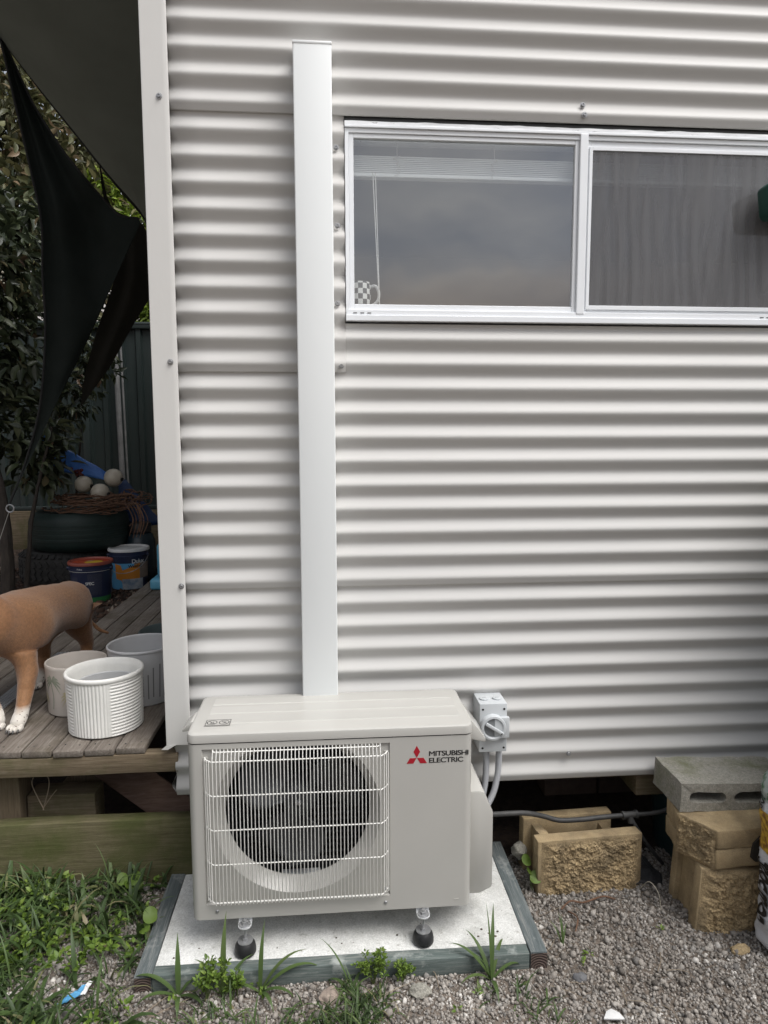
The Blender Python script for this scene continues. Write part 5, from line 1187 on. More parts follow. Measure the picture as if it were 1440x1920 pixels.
# blue tarps
b_ = BM(); grid(b_, 14, 10, lambda u, v: Vector((-1.86+.47*u+.02*v, 3.12-.03*v, 1.57-.30*u-.26*v*(1-.75*u)+.012*MN.noise(Vector((u*4, v*4, 0))))) )
o = obj('blue_tarp', b_, MT['tarp']); md = o.modifiers.new('t', 'SOLIDIFY'); md.thickness = .002; tag(o, 'bright blue tarp corner sticking out behind the globes', 'tarp', 'blue tarps by the fence')
b_ = BM(); grid(b_, 10, 10, lambda u, v: Vector((-1.34+.28*u*v+.05*u, 3.25+.03*u, 1.20-.36*v+.02*MN.noise(Vector((u*4, v*4, 3))))))
o = obj('blue_tarp', b_, mat('navy_tarp', (.012, .035, .11), (.016, .045, .13), rough=.5, vs=10)); md = o.modifiers.new('t', 'SOLIDIFY'); md.thickness = .002; tag(o, 'dark blue tarp hanging down behind the tyre on its right', 'tarp', 'blue tarps by the fence')

# ------------------------------------------------------------------ shade sails
sa = thing('shade_sail', 'olive shade sail stretched overhead from the house wall', 'shade sail', (-1.38, 1.75, 3.58), 'shade sails over the deck')
E_ = [Vector(p_) for p_ in spline([(-1.436, 1.70, 3.635), (-1.384, 1.75, 3.583), (-1.331, 2.1, 3.497), (-1.237, 2.4, 3.371), (-1.128, 2.7, 3.224), (-1.033, 3.0, 3.116), (-1.001, 3.2, 3.059), (-.85, 3.65, 2.93), (-.55, 4.1, 2.78)], 6)]
F_ = [Vector((-1.75, .1, 4.25)).lerp(Vector((-.30, .3, 3.95)), i/(len(E_)-1)) for i in range(len(E_))]
b_ = BM(); nE = len(E_)-1
def sail_f(u, v):
    i = min(int(u*nE), nE-1); t = u*nE-i
    p_ = E_[i].lerp(E_[i+1], t).lerp(F_[i].lerp(F_[i+1], t), v)
    p_.z -= .10*math.sin(math.pi*v)*math.sin(math.pi*min(1, u*.98+.01)); return p_
grid(b_, 48, 20, sail_f); o = obj('cloth', b_, MT['sailo'], sa, ang=180)
b_ = BM(); grid(b_, 48, 2, lambda u, v: sail_f(u, v*.028)+Vector((0, -.002, -.004))); o = obj('hem', b_, MT['hem'], sa, ang=180); md = o.modifiers.new('t', 'SOLIDIFY'); md.thickness = .002
sb_ = thing('shade_sail', 'black-green shade sail hanging slack and folded above the tyres', 'shade sail', (-1.2, 1.75, 3.5), 'shade sails over the deck')
Lp = spline([(-1.405, 1.70, 3.61), (-1.363, 1.7, 3.549), (-1.312, 1.7, 3.279), (-1.241, 1.7, 2.885), (-1.206, 1.7, 2.644), (-1.215, 1.7, 2.37), (-1.216, 1.7, 2.092), (-1.265, 1.7, 1.695), (-1.353, 1.68, 1.378), (-1.420, 1.62, 1.165)], 8)
Rp = spline([(-1.392, 1.71, 3.59), (-1.347, 1.75, 3.525), (-1.24, 1.75, 3.279), (-1.116, 1.75, 3.069), (-1.013, 1.75, 2.931), (-.925, 1.85, 2.823), (-.843, 1.85, 2.740), (-.740, 1.85, 2.722), (-.776, 1.85, 2.613), (-.854, 1.85, 2.468), (-.981, 1.75, 2.131), (-1.062, 1.75, 1.901), (-1.161, 1.75, 1.64), (-1.271, 1.75, 1.435), (-1.412, 1.62, 1.160)], 8)
b_ = BM(); nL = len(Lp)-1
def sailb(u, v):
    i = min(int(v*nL), nL-1); t = v*nL-i
    p_ = Lp[i].lerp(Lp[i+1], t).lerp(Rp[i].lerp(Rp[i+1], t), u)
    amp = .05*math.sin(math.pi*v)*math.sin(math.pi*u)
    p_.y += amp*math.sin(u*9+v*3)+.06*math.sin(math.pi*u)*math.sin(math.pi*v); return p_
grid(b_, 30, 72, sailb); o = obj('cloth', b_, MT['sail'], sb_, ang=180)
b_ = BM(); tube(b_, Lp, .006, 6); tube(b_, Rp[:57], .006, 6); obj('hem', b_, MT['hem'], sb_)
L2 = spline([(-1.082, 2.3, 3.172), (-1.063, 2.3, 2.971), (-1.008, 2.3, 2.767), (-1.019, 2.3, 2.512), (-1.129, 2.3, 2.22), (-1.224, 2.3, 1.924), (-1.266, 2.3, 1.709)], 8)
R2 = spline([(-1.078, 2.31, 3.172), (-1.030, 2.33, 2.945), (-.867, 2.35, 2.865), (-.799, 2.35, 2.689), (-.807, 2.35, 2.461), (-.949, 2.35, 2.213), (-1.091, 2.35, 1.963), (-1.251, 2.35, 1.711)], 8)
n2_ = len(L2)-1; b_ = BM()
def sailc(u, v):
    i = min(int(v*n2_), n2_-1); t = v*n2_-i
    p_ = L2[i].lerp(L2[i+1], t).lerp(R2[i].lerp(R2[i+1], t), u); p_.y += .03*math.sin(u*8)*math.sin(math.pi*v); return p_
grid(b_, 18, 40, sailc); o = obj('back_fold', b_, mat('brown_black_shade_cloth', (.020, .019, .015), (.026, .024, .019), rough=.9, vs=5, trans=.25, spec=.15), sb_, ang=180)
b_ = BM(); ringp = [(-1.413+.020*math.cos(2*math.pi*k/20), 1.61, 1.143+.020*math.sin(2*math.pi*k/20)) for k in range(21)]; tube(b_, ringp, .004, 8); obj('ring', b_, MT['zinc'], sb_)
b_ = BM(); tube(b_, [(-1.416, 1.60, 1.124), (-1.40, 1.45, 1.00), (-1.47, 1.30, .80), (-1.6, 1.2, .47)], .0018, 6); obj('guy_rope', b_, mat('grey_rope', (.22, .21, .19), rough=.9), sb_)

# ------------------------------------------------------------------ leaves, shrubs and trees
def leaf_poly(n=4):
    """half-width profile of a leaf along its length, folded on the midrib: (verts, faces)"""
    V_ = [(0, 0, 0)]; rows = []
    for i in range(1, n+1):
        t = i/(n+1); w_ = math.sin(math.pi*t**.85)*.5
        rows.append((t, w_))
    V_ = [(0, 0, 0)]
    for t, w_ in rows: V_ += [(-w_, t, .18*w_), (0, t, -.03), (w_, t, .18*w_)]
    V_.append((0, 1, -.05))
    F_ = [(0, 2, 1), (0, 3, 2)]
    for i in range(len(rows)-1):
        a_ = 1+3*i; F_ += [(a_, a_+1, a_+4), (a_, a_+4, a_+3), (a_+1, a_+2, a_+5), (a_+1, a_+5, a_+4)]
    a_ = 1+3*(len(rows)-1); e_ = len(V_)-1; F_ += [(a_, a_+1, e_), (a_+1, a_+2, e_)]
    return np.array(V_, float), np.array(F_)
def leaf_cloud(name, pos, dirs, length, width, m, droop=.25, n=3, shade=None):
    """one mesh of many leaves; dirs point along each leaf"""
    LV, LF = leaf_poly(n); N_ = len(pos)
    d = dirs/np.linalg.norm(dirs, axis=1)[:, None]
    rnd_ = rng.normal(size=(N_, 3)); rnd_[:, 2] += 1.2
    s_ = np.cross(d, rnd_); s_ /= np.linalg.norm(s_, axis=1)[:, None]; u_ = np.cross(s_, d)
    P = LV[None]*np.stack([width, length, length], 1)[:, None, :]
    P[:, :, 2] -= droop*(LV[None, :, 1]**2)*length[:, None]
    Q = pos[:, None, :]+P[:, :, 0:1]*s_[:, None, :]+P[:, :, 1:2]*d[:, None, :]+P[:, :, 2:3]*u_[:, None, :]
    Fs = (LF[None]+(np.arange(N_)*len(LV))[:, None, None]).reshape(-1, 3)
    v = rng.random(N_) if shade is None else shade
    return np_mesh(name, Q.reshape(-1, 3), Fs, m, np.repeat(v, len(LV)), smooth=True)
MT['laurel'] = attr_mat('laurel_leaf', [(0, (.020, .028, .015)), (.4, (.038, .052, .026)), (.75, (.070, .088, .042)), (.92, (.13, .145, .075)), (1, (.17, .10, .06))], rough=.42, trans=.18, spec=.5)
MT['limeleaf'] = attr_mat('lime_leaf', [(0, (.10, .16, .02)), (.5, (.20, .29, .035)), (1, (.33, .42, .06))], rough=.5, trans=.35)
MT['oliveleaf'] = attr_mat('olive_tree_leaf', [(0, (.05, .055, .025)), (.5, (.11, .115, .05)), (.85, (.19, .18, .085)), (1, (.27, .19, .12))], rough=.45, trans=.25)
def trunk(par, name, pts, r0, r1, m=None):
    b_ = BM(); P = spline(pts, 6); tube(b_, P, [r0+(r1-r0)*i/(len(P)-1) for i in range(len(P))], 10); disp(b_, .006, 14, 3); return obj(name, b_, m or MT['bark'], par)
def shrub(name, label, cat, base, trunks, blobs, nleaf, ln, m, group, n_ind=0, leafname='foliage', density_surface=.55):
    t_ = thing(name, label, cat, base, group)
    for P, r0, r1 in trunks: trunk(t_, 'trunk', P, r0, r1)
    cen = np.array([b_[:3] for b_ in blobs]); rad = np.array([b_[3] for b_ in blobs]); wt = rad**2; wt = wt/wt.sum()
    ix = rng.choice(len(blobs), nleaf, p=wt); dv = rng.normal(size=(nleaf, 3)); dv /= np.linalg.norm(dv, axis=1)[:, None]
    rr = rng.random(nleaf)**density_surface
    # leaves grow in sprays: quantise to twig points
    pos = cen[ix]+dv*(rad[ix]*rr)[:, None]*np.array([1, 1, 1.05])
    tw = np.floor(pos/.13)*.13+.065+rng.normal(scale=.02, size=pos.shape); pos = pos*.45+tw*.55
    dirs = dv*.7+rng.normal(scale=.55, size=dv.shape); dirs[:, 2] -= .35
    L_ = rng.normal(ln, ln*.2, nleaf).clip(ln*.5, ln*1.5); W_ = L_*rng.uniform(.34, .46, nleaf)
    if n_ind:
        d2 = ((pos-np.array(CAM))**2).sum(1); order = np.argsort(d2+rng.uniform(0, 1.2, nleaf)); sel = order[:n_ind]; mask = np.ones(nleaf, bool); mask[sel] = False
        LV, LF = leaf_poly(4); protos = []
        for k in range(5):
            P = LV*np.array([.42, 1, 1]); P[:, 2] -= (.12+.07*k)*LV[:, 1]**2
            protos.append(np_mesh('leaf', P*ln, LF, m, np.full(len(LV), .12+.19*k), smooth=True))
        for i in sel:
            o = bpy.data.objects.new('leaf', protos[int(rng.integers(5))]); link(o); WM[o.name] = Matrix()
            d = Vector(dirs[i]).normalized(); q_ = d.to_track_quat('Y', 'Z'); s_ = L_[i]/ln
            o.matrix_basis = T(*pos[i]) @ q_.to_matrix().to_4x4() @ Matrix.Rotation(rng.uniform(-.8, .8), 4, 'Y') @ Matrix.Diagonal((s_, s_, s_, 1)); adopt(o, t_)
        pos, dirs, L_, W_ = pos[mask], dirs[mask], L_[mask], W_[mask]
    o = bpy.data.objects.new(leafname, leaf_cloud(leafname, pos, dirs, L_, W_, m)); link(o); WM[o.name] = Matrix(); adopt(o, t_); o['kind'] = 'stuff'
    return t_
# laurel at the left, in front of the fence
shrub('laurel_shrub', 'dense dark laurel shrub with glossy leaves at the left edge behind the slack sail', 'shrub', (-2.15, 2.75, .46),
      [([(-1.80, 2.35, .44), (-1.79, 2.36, .75), (-1.83, 2.42, 1.15), (-1.95, 2.5, 1.7), (-1.9, 2.55, 2.6)], .045, .02), ([(-1.86, 2.36, .44), (-1.98, 2.36, .9), (-2.06, 2.4, 1.4), (-2.2, 2.5, 2.4)], .03, .012), ([(-1.72, 2.42, .44), (-1.68, 2.5, 1.0), (-1.58, 2.65, 1.6)], .018, .008)],
      [(-2.1, 2.65, 1.75, .42), (-1.95, 2.75, 2.2, .42), (-2.25, 2.7, 2.45, .5), (-1.95, 2.8, 2.75, .40), (-2.2, 2.8, 3.05, .36), (-1.85, 2.95, 3.1, .22), (-2.25, 2.9, 3.45, .22), (-1.72, 2.75, 1.55, .22), (-2.4, 2.7, 1.35, .35), (-1.70, 2.72, 1.32, .18), (-2.6, 2.9, 2.9, .55), (-2.55, 2.8, 2.0, .5)], 6500, .105, MT['laurel'], 'shrubs behind the deck', n_ind=290)
shrub('low_shrub', 'low leafy shrub growing in front of the fence beside the blue tarp', 'shrub', (-1.75, 3.3, .46),
      [([(-1.72, 3.2, .45), (-1.66, 3.22, 1.0), (-1.60, 3.25, 1.6)], .015, .006)], [(-1.78, 3.2, 1.62, .17), (-1.66, 3.3, 1.85, .20), (-1.54, 3.4, 2.10, .20), (-1.86, 3.1, 1.30, .15), (-1.66, 3.4, 2.35, .2)], 900, .075, MT['laurel'], 'shrubs behind the deck')
# white flower clusters on the laurel
b_ = BM()
for cx, cy, cz in ((-2.02, 2.30, 2.70), (-1.80, 2.42, 2.52), (-2.0, 2.4, 2.45)):
    for k in range(46): bmesh.ops.create_icosphere(b_, subdivisions=1, radius=random.uniform(.005, .009), matrix=T(cx+random.gauss(0, .03), cy+random.gauss(0, .02), cz+random.gauss(0, .018)))
tag(obj('flower_cluster', b_, mat('cream_blossom', (.50, .48, .38), rough=.8)), 'small cream flower clusters among the dark laurel leaves', 'flowers')
# trees beyond the fence
tg = 'trees beyond the fence'
shrub('broadleaf_tree', 'olive green broadleaf tree beyond the fence with long leaves', 'tree', (-2.7, 5.4, .5), [([(-2.7, 5.4, .5), (-2.65, 5.4, 1.8), (-2.5, 5.3, 3.2), (-2.4, 5.2, 4.6)], .09, .03)],
      [(-2.3, 5.1, 3.1, .55), (-2.0, 5.2, 3.6, .6), (-2.6, 5.3, 3.9, .7), (-2.1, 5.4, 4.5, .7), (-2.9, 5.4, 4.8, .75), (-3.3, 5.3, 3.6, .7), (-3.2, 5.6, 5.4, .7)], 6500, .13, MT['oliveleaf'], tg)
shrub('lime_leaved_tree', 'bright lime leaved tree beyond the fence near the house corner', 'tree', (-1.5, 5.3, .5), [([(-1.5, 5.4, .5), (-1.5, 5.4, 2.0), (-1.45, 5.3, 3.4)], .06, .02)],
      [(-1.62, 5.05, 3.55, .26), (-1.45, 5.0, 3.15, .26), (-1.40, 5.05, 2.75, .28), (-1.60, 5.1, 2.75, .26), (-1.15, 5.1, 2.75, .30), (-1.1, 5.2, 3.3, .3), (-1.85, 5.05, 3.9, .25)], 4200, .07, MT['limeleaf'], tg)
shrub('broadleaf_tree', 'dark broadleaf tree filling the gap behind the lime leaves', 'tree', (-.6, 6.3, .5), [([(-.9, 6.2, .5), (-.9, 6.2, 2.2), (-1.0, 6.2, 4.2)], .10, .03)],
      [(-1.3, 6.1, 2.9, .7), (-1.9, 6.2, 3.2, .8), (-.6, 6.2, 3.2, .8), (-1.5, 6.2, 4.1, .8), (-2.5, 6.5, 4.4, .9), (-3.4, 6.5, 4.0, 1.0), (-.6, 6.3, 4.4, .8), (-4.2, 6.4, 3.0, 1.0), (-4.4, 6.4, 4.6, 1.0), (-3.3, 6.5, 2.6, .9), (-2.6, 6.3, 2.6, .8)], 9000, .12, MT['laurel'], tg)

# ------------------------------------------------------------------ the dog
dog = thing('dog', 'short-haired tan dog with white paws standing on the deck, head turned out of frame', 'dog', (-.85, .5, DT))
def skin_chain(bones, root=0):
    """bones: list of chains [(x,y,z,r)...]; chains after the first start from a vertex index of the whole list"""
    verts, rad, edges = [], [], []
    for start, ch in bones:
        prev = start
        for (x, y, z, r_) in ch:
            verts.append((x, y, z)); rad.append(r_); i = len(verts)-1
            if prev is not None: edges.append((prev, i))
            prev = i
    me = bpy.data.meshes.new('body'); me.from_pydata(verts, edges, [])
    o = bpy.data.objects.new('body', me); link(o)
    md = o.modifiers.new('skin', 'SKIN'); md.use_smooth_shade = True; md.branch_smoothing = .6
    lay = me.skin_vertices[0]
    for i, r_ in enumerate(rad): lay.data[i].radius = (r_, r_)
    lay.data[root].use_root = True
    sb2 = o.modifiers.new('sub', 'SUBSURF'); sb2.levels = 2; sb2.render_levels = 2
    dg = bpy.context.evaluated_depsgraph_get(); me2 = bpy.data.meshes.new_from_object(o.evaluated_get(dg))
    bpy.data.objects.remove(o); return me2
D = DT
spine = [(-.842, .865, D+.300, .108), (-.848, .77, D+.304, .122), (-.858, .64, D+.306, .130), (-.872, .50, D+.315, .146), (-.892, .37, D+.325, .162), (-.918, .28, D+.345, .145), (-.960, .20, D+.405, .105), (-1.02, .12, D+.45, .090), (-1.085, .07, D+.485, .096), (-1.145, .025, D+.465, .068), (-1.185, -.003, D+.447, .054)]
bones = [(None, spine)]
def idx(): return sum(len(c) for _, c in bones)
# front legs
bones.append((4, [(-.812, .335, D+.235, .058), (-.798, .325, D+.165, .040), (-.796, .285, D+.095, .029), (-.792, .245, D+.045, .024), (-.786, .200, D+.022, .029), (-.784, .168, D+.016, .022)]))
bones.append((4, [(-.955, .320, D+.235, .058), (-.962, .310, D+.165, .040), (-.925, .280, D+.095, .029), (-.885, .250, D+.045, .024), (-.862, .215, D+.022, .029), (-.853, .188, D+.016, .022)]))
# hind legs: stifle forward, hock back
bones.append((1, [(-.812, .865, D+.235, .090), (-.802, .845, D+.165, .056), (-.790, .895, D+.105, .033), (-.792, .885, D+.055, .026), (-.788, .845, D+.022, .029), (-.786, .815, D+.016, .021)]))
bones.append((1, [(-.905, .77, D+.235, .090), (-.912, .69, D+.165, .058), (-.905, .715, D+.105, .030), (-.900, .690, D+.055, .023), (-.893, .620, D+.022, .027), (-.890, .585, D+.016, .020)]))
# tail, curving down and out to the right
bones.append((0, [(-.838, .950, D+.285, .024), (-.835, 1.01, D+.200, .015), (-.815, 1.04, D+.140, .011), (-.785, 1.05, D+.105, .009), (-.745, 1.05, D+.090, .006)]))
dm = skin_chain(bones, 1)
def dog_mat():
    m, t, b = base_mat('tan_coat'); L = t.links.new
    tc = nd(t, 'ShaderNodeTexCoord')
    n = nd(t, 'ShaderNodeTexNoise'); n.inputs['Scale'].default_value = 6; n.inputs['Detail'].default_value = 6; L(tc.outputs['Object'], n.inputs[0])
    rp = nd(t, 'ShaderNodeValToRGB'); rp.color_ramp.elements[0].position = .3; rp.color_ramp.elements[1].position = .75; rp.color_ramp.elements[0].color = (.195, .092, .041, 1); rp.color_ramp.elements[1].color = (.285, .148, .070, 1); L(n.outputs[0], rp.inputs[0])
    fur = nd(t, 'ShaderNodeTexNoise'); fur.inputs['Scale'].default_value = 190; fur.inputs['Detail'].default_value = 5; fur.inputs['Roughness'].default_value = .75; mp = nd(t, 'ShaderNodeMapping'); mp.inputs['Scale'].default_value = (1, .35, .6); L(tc.outputs['Object'], mp.inputs[0]); L(mp.outputs[0], fur.inputs[0])
    hv = nd(t, 'ShaderNodeHueSaturation'); mr = nd(t, 'ShaderNodeMapRange'); mr.inputs[1].default_value = .25; mr.inputs[2].default_value = .75; mr.inputs[3].default_value = .66; mr.inputs[4].default_value = 1.34; L(fur.outputs[0], mr.inputs[0]); L(mr.outputs[0], hv.inputs['Value']); L(rp.outputs[0], hv.inputs['Color'])
    # white socks and chest blaze
    sp = nd(t, 'ShaderNodeSeparateXYZ'); L(tc.outputs['Object'], sp.inputs[0])
    zz = nd(t, 'ShaderNodeMath', operation='MULTIPLY_ADD'); zz.inputs[1].default_value = .045; L(n.outputs[0], zz.inputs[0]); L(sp.outputs[2], zz.inputs[2])
    m1 = nd(t, 'ShaderNodeMapRange'); m1.inputs[1].default_value = D+.092; m1.inputs[2].default_value = D+.074; L(zz.outputs[0], m1.inputs[0])
    my = nd(t, 'ShaderNodeMapRange'); my.inputs[1].default_value = .66; my.inputs[2].default_value = .62; L(sp.outputs[1], my.inputs[0])
    f1 = nd(t, 'ShaderNodeMath', operation='MULTIPLY'); L(m1.outputs[0], f1.inputs[0]); L(my.outputs[0], f1.inputs[1])
    vd = nd(t, 'ShaderNodeVectorMath', operation='DISTANCE'); L(tc.outputs['Object'], vd.inputs[0]); vd.inputs[1].default_value = (-.905, .205, D+.215)
    va = nd(t, 'ShaderNodeMath', operation='MULTIPLY_ADD'); va.inputs[1].default_value = .06; L(n.outputs[0], va.inputs[0]); L(vd.outputs['Value'], va.inputs[2])
    m2 = nd(t, 'ShaderNodeMapRange'); m2.inputs[1].default_value = .092; m2.inputs[2].default_value = .080; L(va.outputs[0], m2.inputs[0])
    mxx = nd(t, 'ShaderNodeMath', operation='MAXIMUM'); L(f1.outputs[0], mxx.inputs[0]); L(m2.outputs[0], mxx.inputs[1])
    # freckles on the white
    fk = nd(t, 'ShaderNodeTexNoise'); fk.inputs['Scale'].default_value = 75; L(tc.outputs['Object'], fk.inputs[0])
    fkr = nd(t, 'ShaderNodeMapRange'); fkr.inputs[1].default_value = .62; fkr.inputs[2].default_value = .68; L(fk.outputs[0], fkr.inputs[0])
    wm = nd(t, 'ShaderNodeMix', data_type='RGBA'); wm.inputs['A'].default_value = (.62, .58, .52, 1); wm.inputs['B'].default_value = (.16, .12, .10, 1); L(fkr.outputs[0], wm.inputs['Factor'])
    mx = nd(t, 'ShaderNodeMix', data_type='RGBA'); L(mxx.outputs[0], mx.inputs['Factor']); L(hv.outputs[0], mx.inputs['A']); L(wm.outputs['Result'], mx.inputs['B'])
    L(mx.outputs['Result'], b.inputs['Base Color']); b.inputs['Roughness'].default_value = .62; b.inputs['Sheen Weight'].default_value = .25; b.inputs['Specular IOR Level'].default_value = .25
    bp = nd(t, 'ShaderNodeBump'); bp.inputs['Distance'].default_value = .0022; bp.inputs['Strength'].default_value = .7; L(fur.outputs[0], bp.inputs['Height']); L(bp.outputs[0], b.inputs['Normal']); return m
dm.materials.clear(); dm.materials.append(dog_mat())
# flatten the soles to the deck, fuller thighs
for v in dm.vertices:
    if v.co.z < DT+.001: v.co.z = DT+.001
for v in dm.vertices:
    if v.co.z > DT+.12: v.co += Vector(v.normal)*(.010*MN.noise(v.co*9)+.004*MN.noise(v.co*24))
dm.shade_smooth()
obj('body', dm, None, dog)
# toes with claws on each paw, ears, eyes, nose
claw = mat('dark_claw', (.03, .026, .024), rough=.4); coat = dm.materials[0]
for px2, py2, dx in ((-.784, .168, .05), (-.853, .188, -.12), (-.786, .815, .05), (-.890, .585, -.1)):
    dirv = Vector((dx*.2, -1, 0)).normalized(); sd2 = Vector((-dirv.y, dirv.x, 0))
    for k, o_ in enumerate((-.0185, -.0065, .0065, .0185)):
        fwd = .012 if k in (1, 2) else .003
        c_ = Vector((px2, py2, DT+.013))+sd2*o_+dirv*fwd
        b_ = BM(); bmesh.ops.create_icosphere(b_, subdivisions=3, radius=1, matrix=T(*c_) @ dirv.to_track_quat('Y', 'Z').to_matrix().to_4x4() @ Matrix.Diagonal((.0085, .018, .0125, 1))); obj('toe', b_, coat, dog)
        b_ = BM(); tube(b_, [c_+dirv*.015+Vector((0, 0, .001)), c_+dirv*.022+Vector((0, 0, -.003)), c_+dirv*.026+Vector((0, 0, -.009))], [.0032, .0026, .0008], 8); obj('claw', b_, claw, dog)
for s_ in (-1, 1):
    b_ = BM(); ev = Vector((-1.065+.034*s_, .095+.070*s_, D+.560)); grid(b_, 6, 6, lambda u, v: ev+Vector(((u-.5)*.05*(1-v)+.035*s_*v*.3, .02*s_*v+(u-.5)*.02, -.07*v+.015*math.sin(math.pi*u)))); o = obj('ear', b_, coat, dog); md = o.modifiers.new('t', 'SOLIDIFY'); md.thickness = .006
    b_ = BM(); bmesh.ops.create_icosphere(b_, subdivisions=3, radius=.0095, matrix=T(-1.142+.026*s_, .012+.052*s_, D+.512)); obj('eye', b_, MT['rubber'], dog)
b_ = BM(); bmesh.ops.create_icosphere(b_, subdivisions=3, radius=1, matrix=T(-1.232, -.040, D+.462) @ Matrix.Diagonal((.018, .02, .014, 1))); obj('nose', b_, MT['rubber'], dog)

# ------------------------------------------------------------------ grass and weeds
MT['grass'] = attr_mat('grass_blade', [(0, (.030, .050, .016)), (.45, (.055, .095, .028)), (.8, (.095, .145, .045)), (.93, (.14, .17, .06)), (1, (.26, .22, .13))], rough=.5, trans=.3)
MT['weed'] = attr_mat('weed_leaf', [(0, (.075, .13, .02)), (.5, (.125, .20, .032)), (1, (.20, .28, .05))], rough=.5, trans=.3)
def blades(name, base, hd, lean, length, width, m, seg=5, shade=None, curl=.9):
    """curved ribbon blades with a folded midrib"""
    n = len(base); ts = np.linspace(0, 1, seg+1)
    dx, dy = np.cos(hd), np.sin(hd); Q = np.zeros((n, seg+1, 3, 3))
    for i, t in enumerate(ts):
        ang_ = lean+curl*t*t*1.6*(.4+lean)
        # integrate direction
        if i == 0: cpos = np.zeros((n, 3))
        else:
            dl = length/seg; cpos = cpos+np.stack([dx*np.sin(ang_)*dl, dy*np.sin(ang_)*dl, np.cos(ang_)*dl], 1)
        w_ = width*(np.sin(math.pi*min(1, .18+.82*t)) if t < 1 else 0.02)*.5
        sx, sy = -dy, dx
        mid = base+cpos
        fold = .25*w_
        Q[:, i, 0] = mid+np.stack([sx*w_, sy*w_, fold], 1); Q[:, i, 1] = mid; Q[:, i, 2] = mid-np.stack([sx*w_, sy*w_, -fold], 1)
    nv_ = (seg+1)*3; F_ = []
    for i in range(seg):
        a_ = i*3; F_ += [(a_, a_+1, a_+4, a_+3), (a_+1, a_+2, a_+5, a_+4)]
    F_ = np.array(F_); Fs = (F_[None]+(np.arange(n)*nv_)[:, None, None]).reshape(-1, 4)
    v = rng.random(n) if shade is None else shade
    return np_mesh(name, Q.reshape(-1, 3), Fs, m, np.repeat(v, nv_), smooth=True)
def tufts(n_t, per, x0, x1, y0, y1, keep, lmin, lmax, wmin, wmax):
    C_ = scatter(n_t, x0, x1, y0, y1); C_ = C_[rng.random(len(C_)) < keep(C_)]
    C_ = np.repeat(C_, per, 0); n = len(C_)
    B_ = C_+rng.normal(scale=.012, size=C_.shape)
    base = np.stack([B_[:, 0], B_[:, 1], np.array([gz(x, y) for x, y in B_])-.002], 1)
    return base, rng.uniform(0, 2*math.pi, n), rng.uniform(.15, 1.15, n), rng.uniform(lmin, lmax, n)*rng.uniform(.6, 1.2, n), rng.uniform(wmin, wmax, n)
def patch(C_, sc=3.0, off=0):
    return np.array([MN.noise(Vector((x*sc, y*sc, off))) for x, y in C_])
def keep_left(C_):
    x, y = C_[:, 0], C_[:, 1]
    k = np.clip((-.22-x)/.30, 0, 1)*.9+.05
    k = k*np.clip(.65+1.3*patch(C_, 5.0), .05, 1)
    k[(x > -.27) & (y > -.43)] = 0; k[y > .03] = 0; k[(np.abs(x+.40) < .07) & (np.abs(y+.45) < .06)] *= .12
    return k
def keep_bot(C_):
    x, y = C_[:, 0], C_[:, 1]
    k = np.clip((-.415-y)/.08, 0, 1)*np.clip(.35+2.2*patch(C_, 4.2, 9), 0, 1)*np.clip((1.0-x)/.3, 0.0, 1)
    k[y > -.425] = 0; return k
parts_ = [tufts(1500, 9, -1.6, -.24, -1.1, .02, keep_left, .06, .17, .0035, .0075), tufts(1150, 7, -1.6, -.24, -1.1, .02, keep_left, .07, .17, .009, .016),
          tufts(650, 8, -.3, 1.0, -.85, -.43, keep_bot, .035, .10, .003, .006)]
P_ = [np.concatenate([q_[i] for q_ in parts_]) for i in range(5)]
o = bpy.data.objects.new('grass', blades('grass', *P_, MT['grass'])); link(o); tag(o, 'rough green grass and runners growing over the gravel at the lower left', 'grass', kind='stuff')
def obovate_cloud(centres, rad, n_leaf, size):
    pos, dirs, L_ = [], [], []
    for c_ in centres:
        for k in range(n_leaf):
            a_ = rng.uniform(0, 6.28); e_ = rng.uniform(.1, 1.0)
            d = np.array([math.cos(a_)*math.cos(e_), math.sin(a_)*math.cos(e_), math.sin(e_)])
            pos.append(np.array(c_)+d*rad*rng.uniform(.2, 1)); dirs.append(d+np.array([0, 0, .1])); L_.append(size*rng.uniform(.7, 1.3))
    return np.array(pos), np.array(dirs), np.array(L_)
# low lime-green weeds in the grass
C_ = scatter(850, -1.3, -.22, -.85, .0); C_ = C_[rng.random(len(C_)) < np.clip(.25+1.6*patch(C_, 6, 20), 0, 1)*np.clip((-.22-C_[:, 0])/.1, 0, 1)]
cen = [(x, y, gz(x, y)+rng.uniform(.01, .06)) for x, y in C_]
ps, ds, L_ = obovate_cloud(cen, .013, 9, .019)
o = bpy.data.objects.new('clover', leaf_cloud('clover', ps, ds, L_, L_*.62, MT['weed'], n=2)); link(o); tag(o, 'small lime-green ground weeds scattered through the grass', 'weeds', kind='stuff')
C_ = scatter(120, -.2, 2.0, -.8, .05); C_ = C_[clear(C_)]; C_ = C_[rng.random(len(C_)) < np.clip(.1+1.2*patch(C_, 5, 33), 0, 1)]
cen = [(x, y, gz(x, y)+.012) for x, y in C_]
if len(cen):
    ps, ds, L_ = obovate_cloud(cen, .010, 8, .012); o = bpy.data.objects.new('ground_weeds', leaf_cloud('ground_weeds', ps, ds, L_, L_*.6, MT['weed'], n=2)); link(o); tag(o, 'tiny dark weeds sprouting between the stones on the right', 'weeds', kind='stuff')
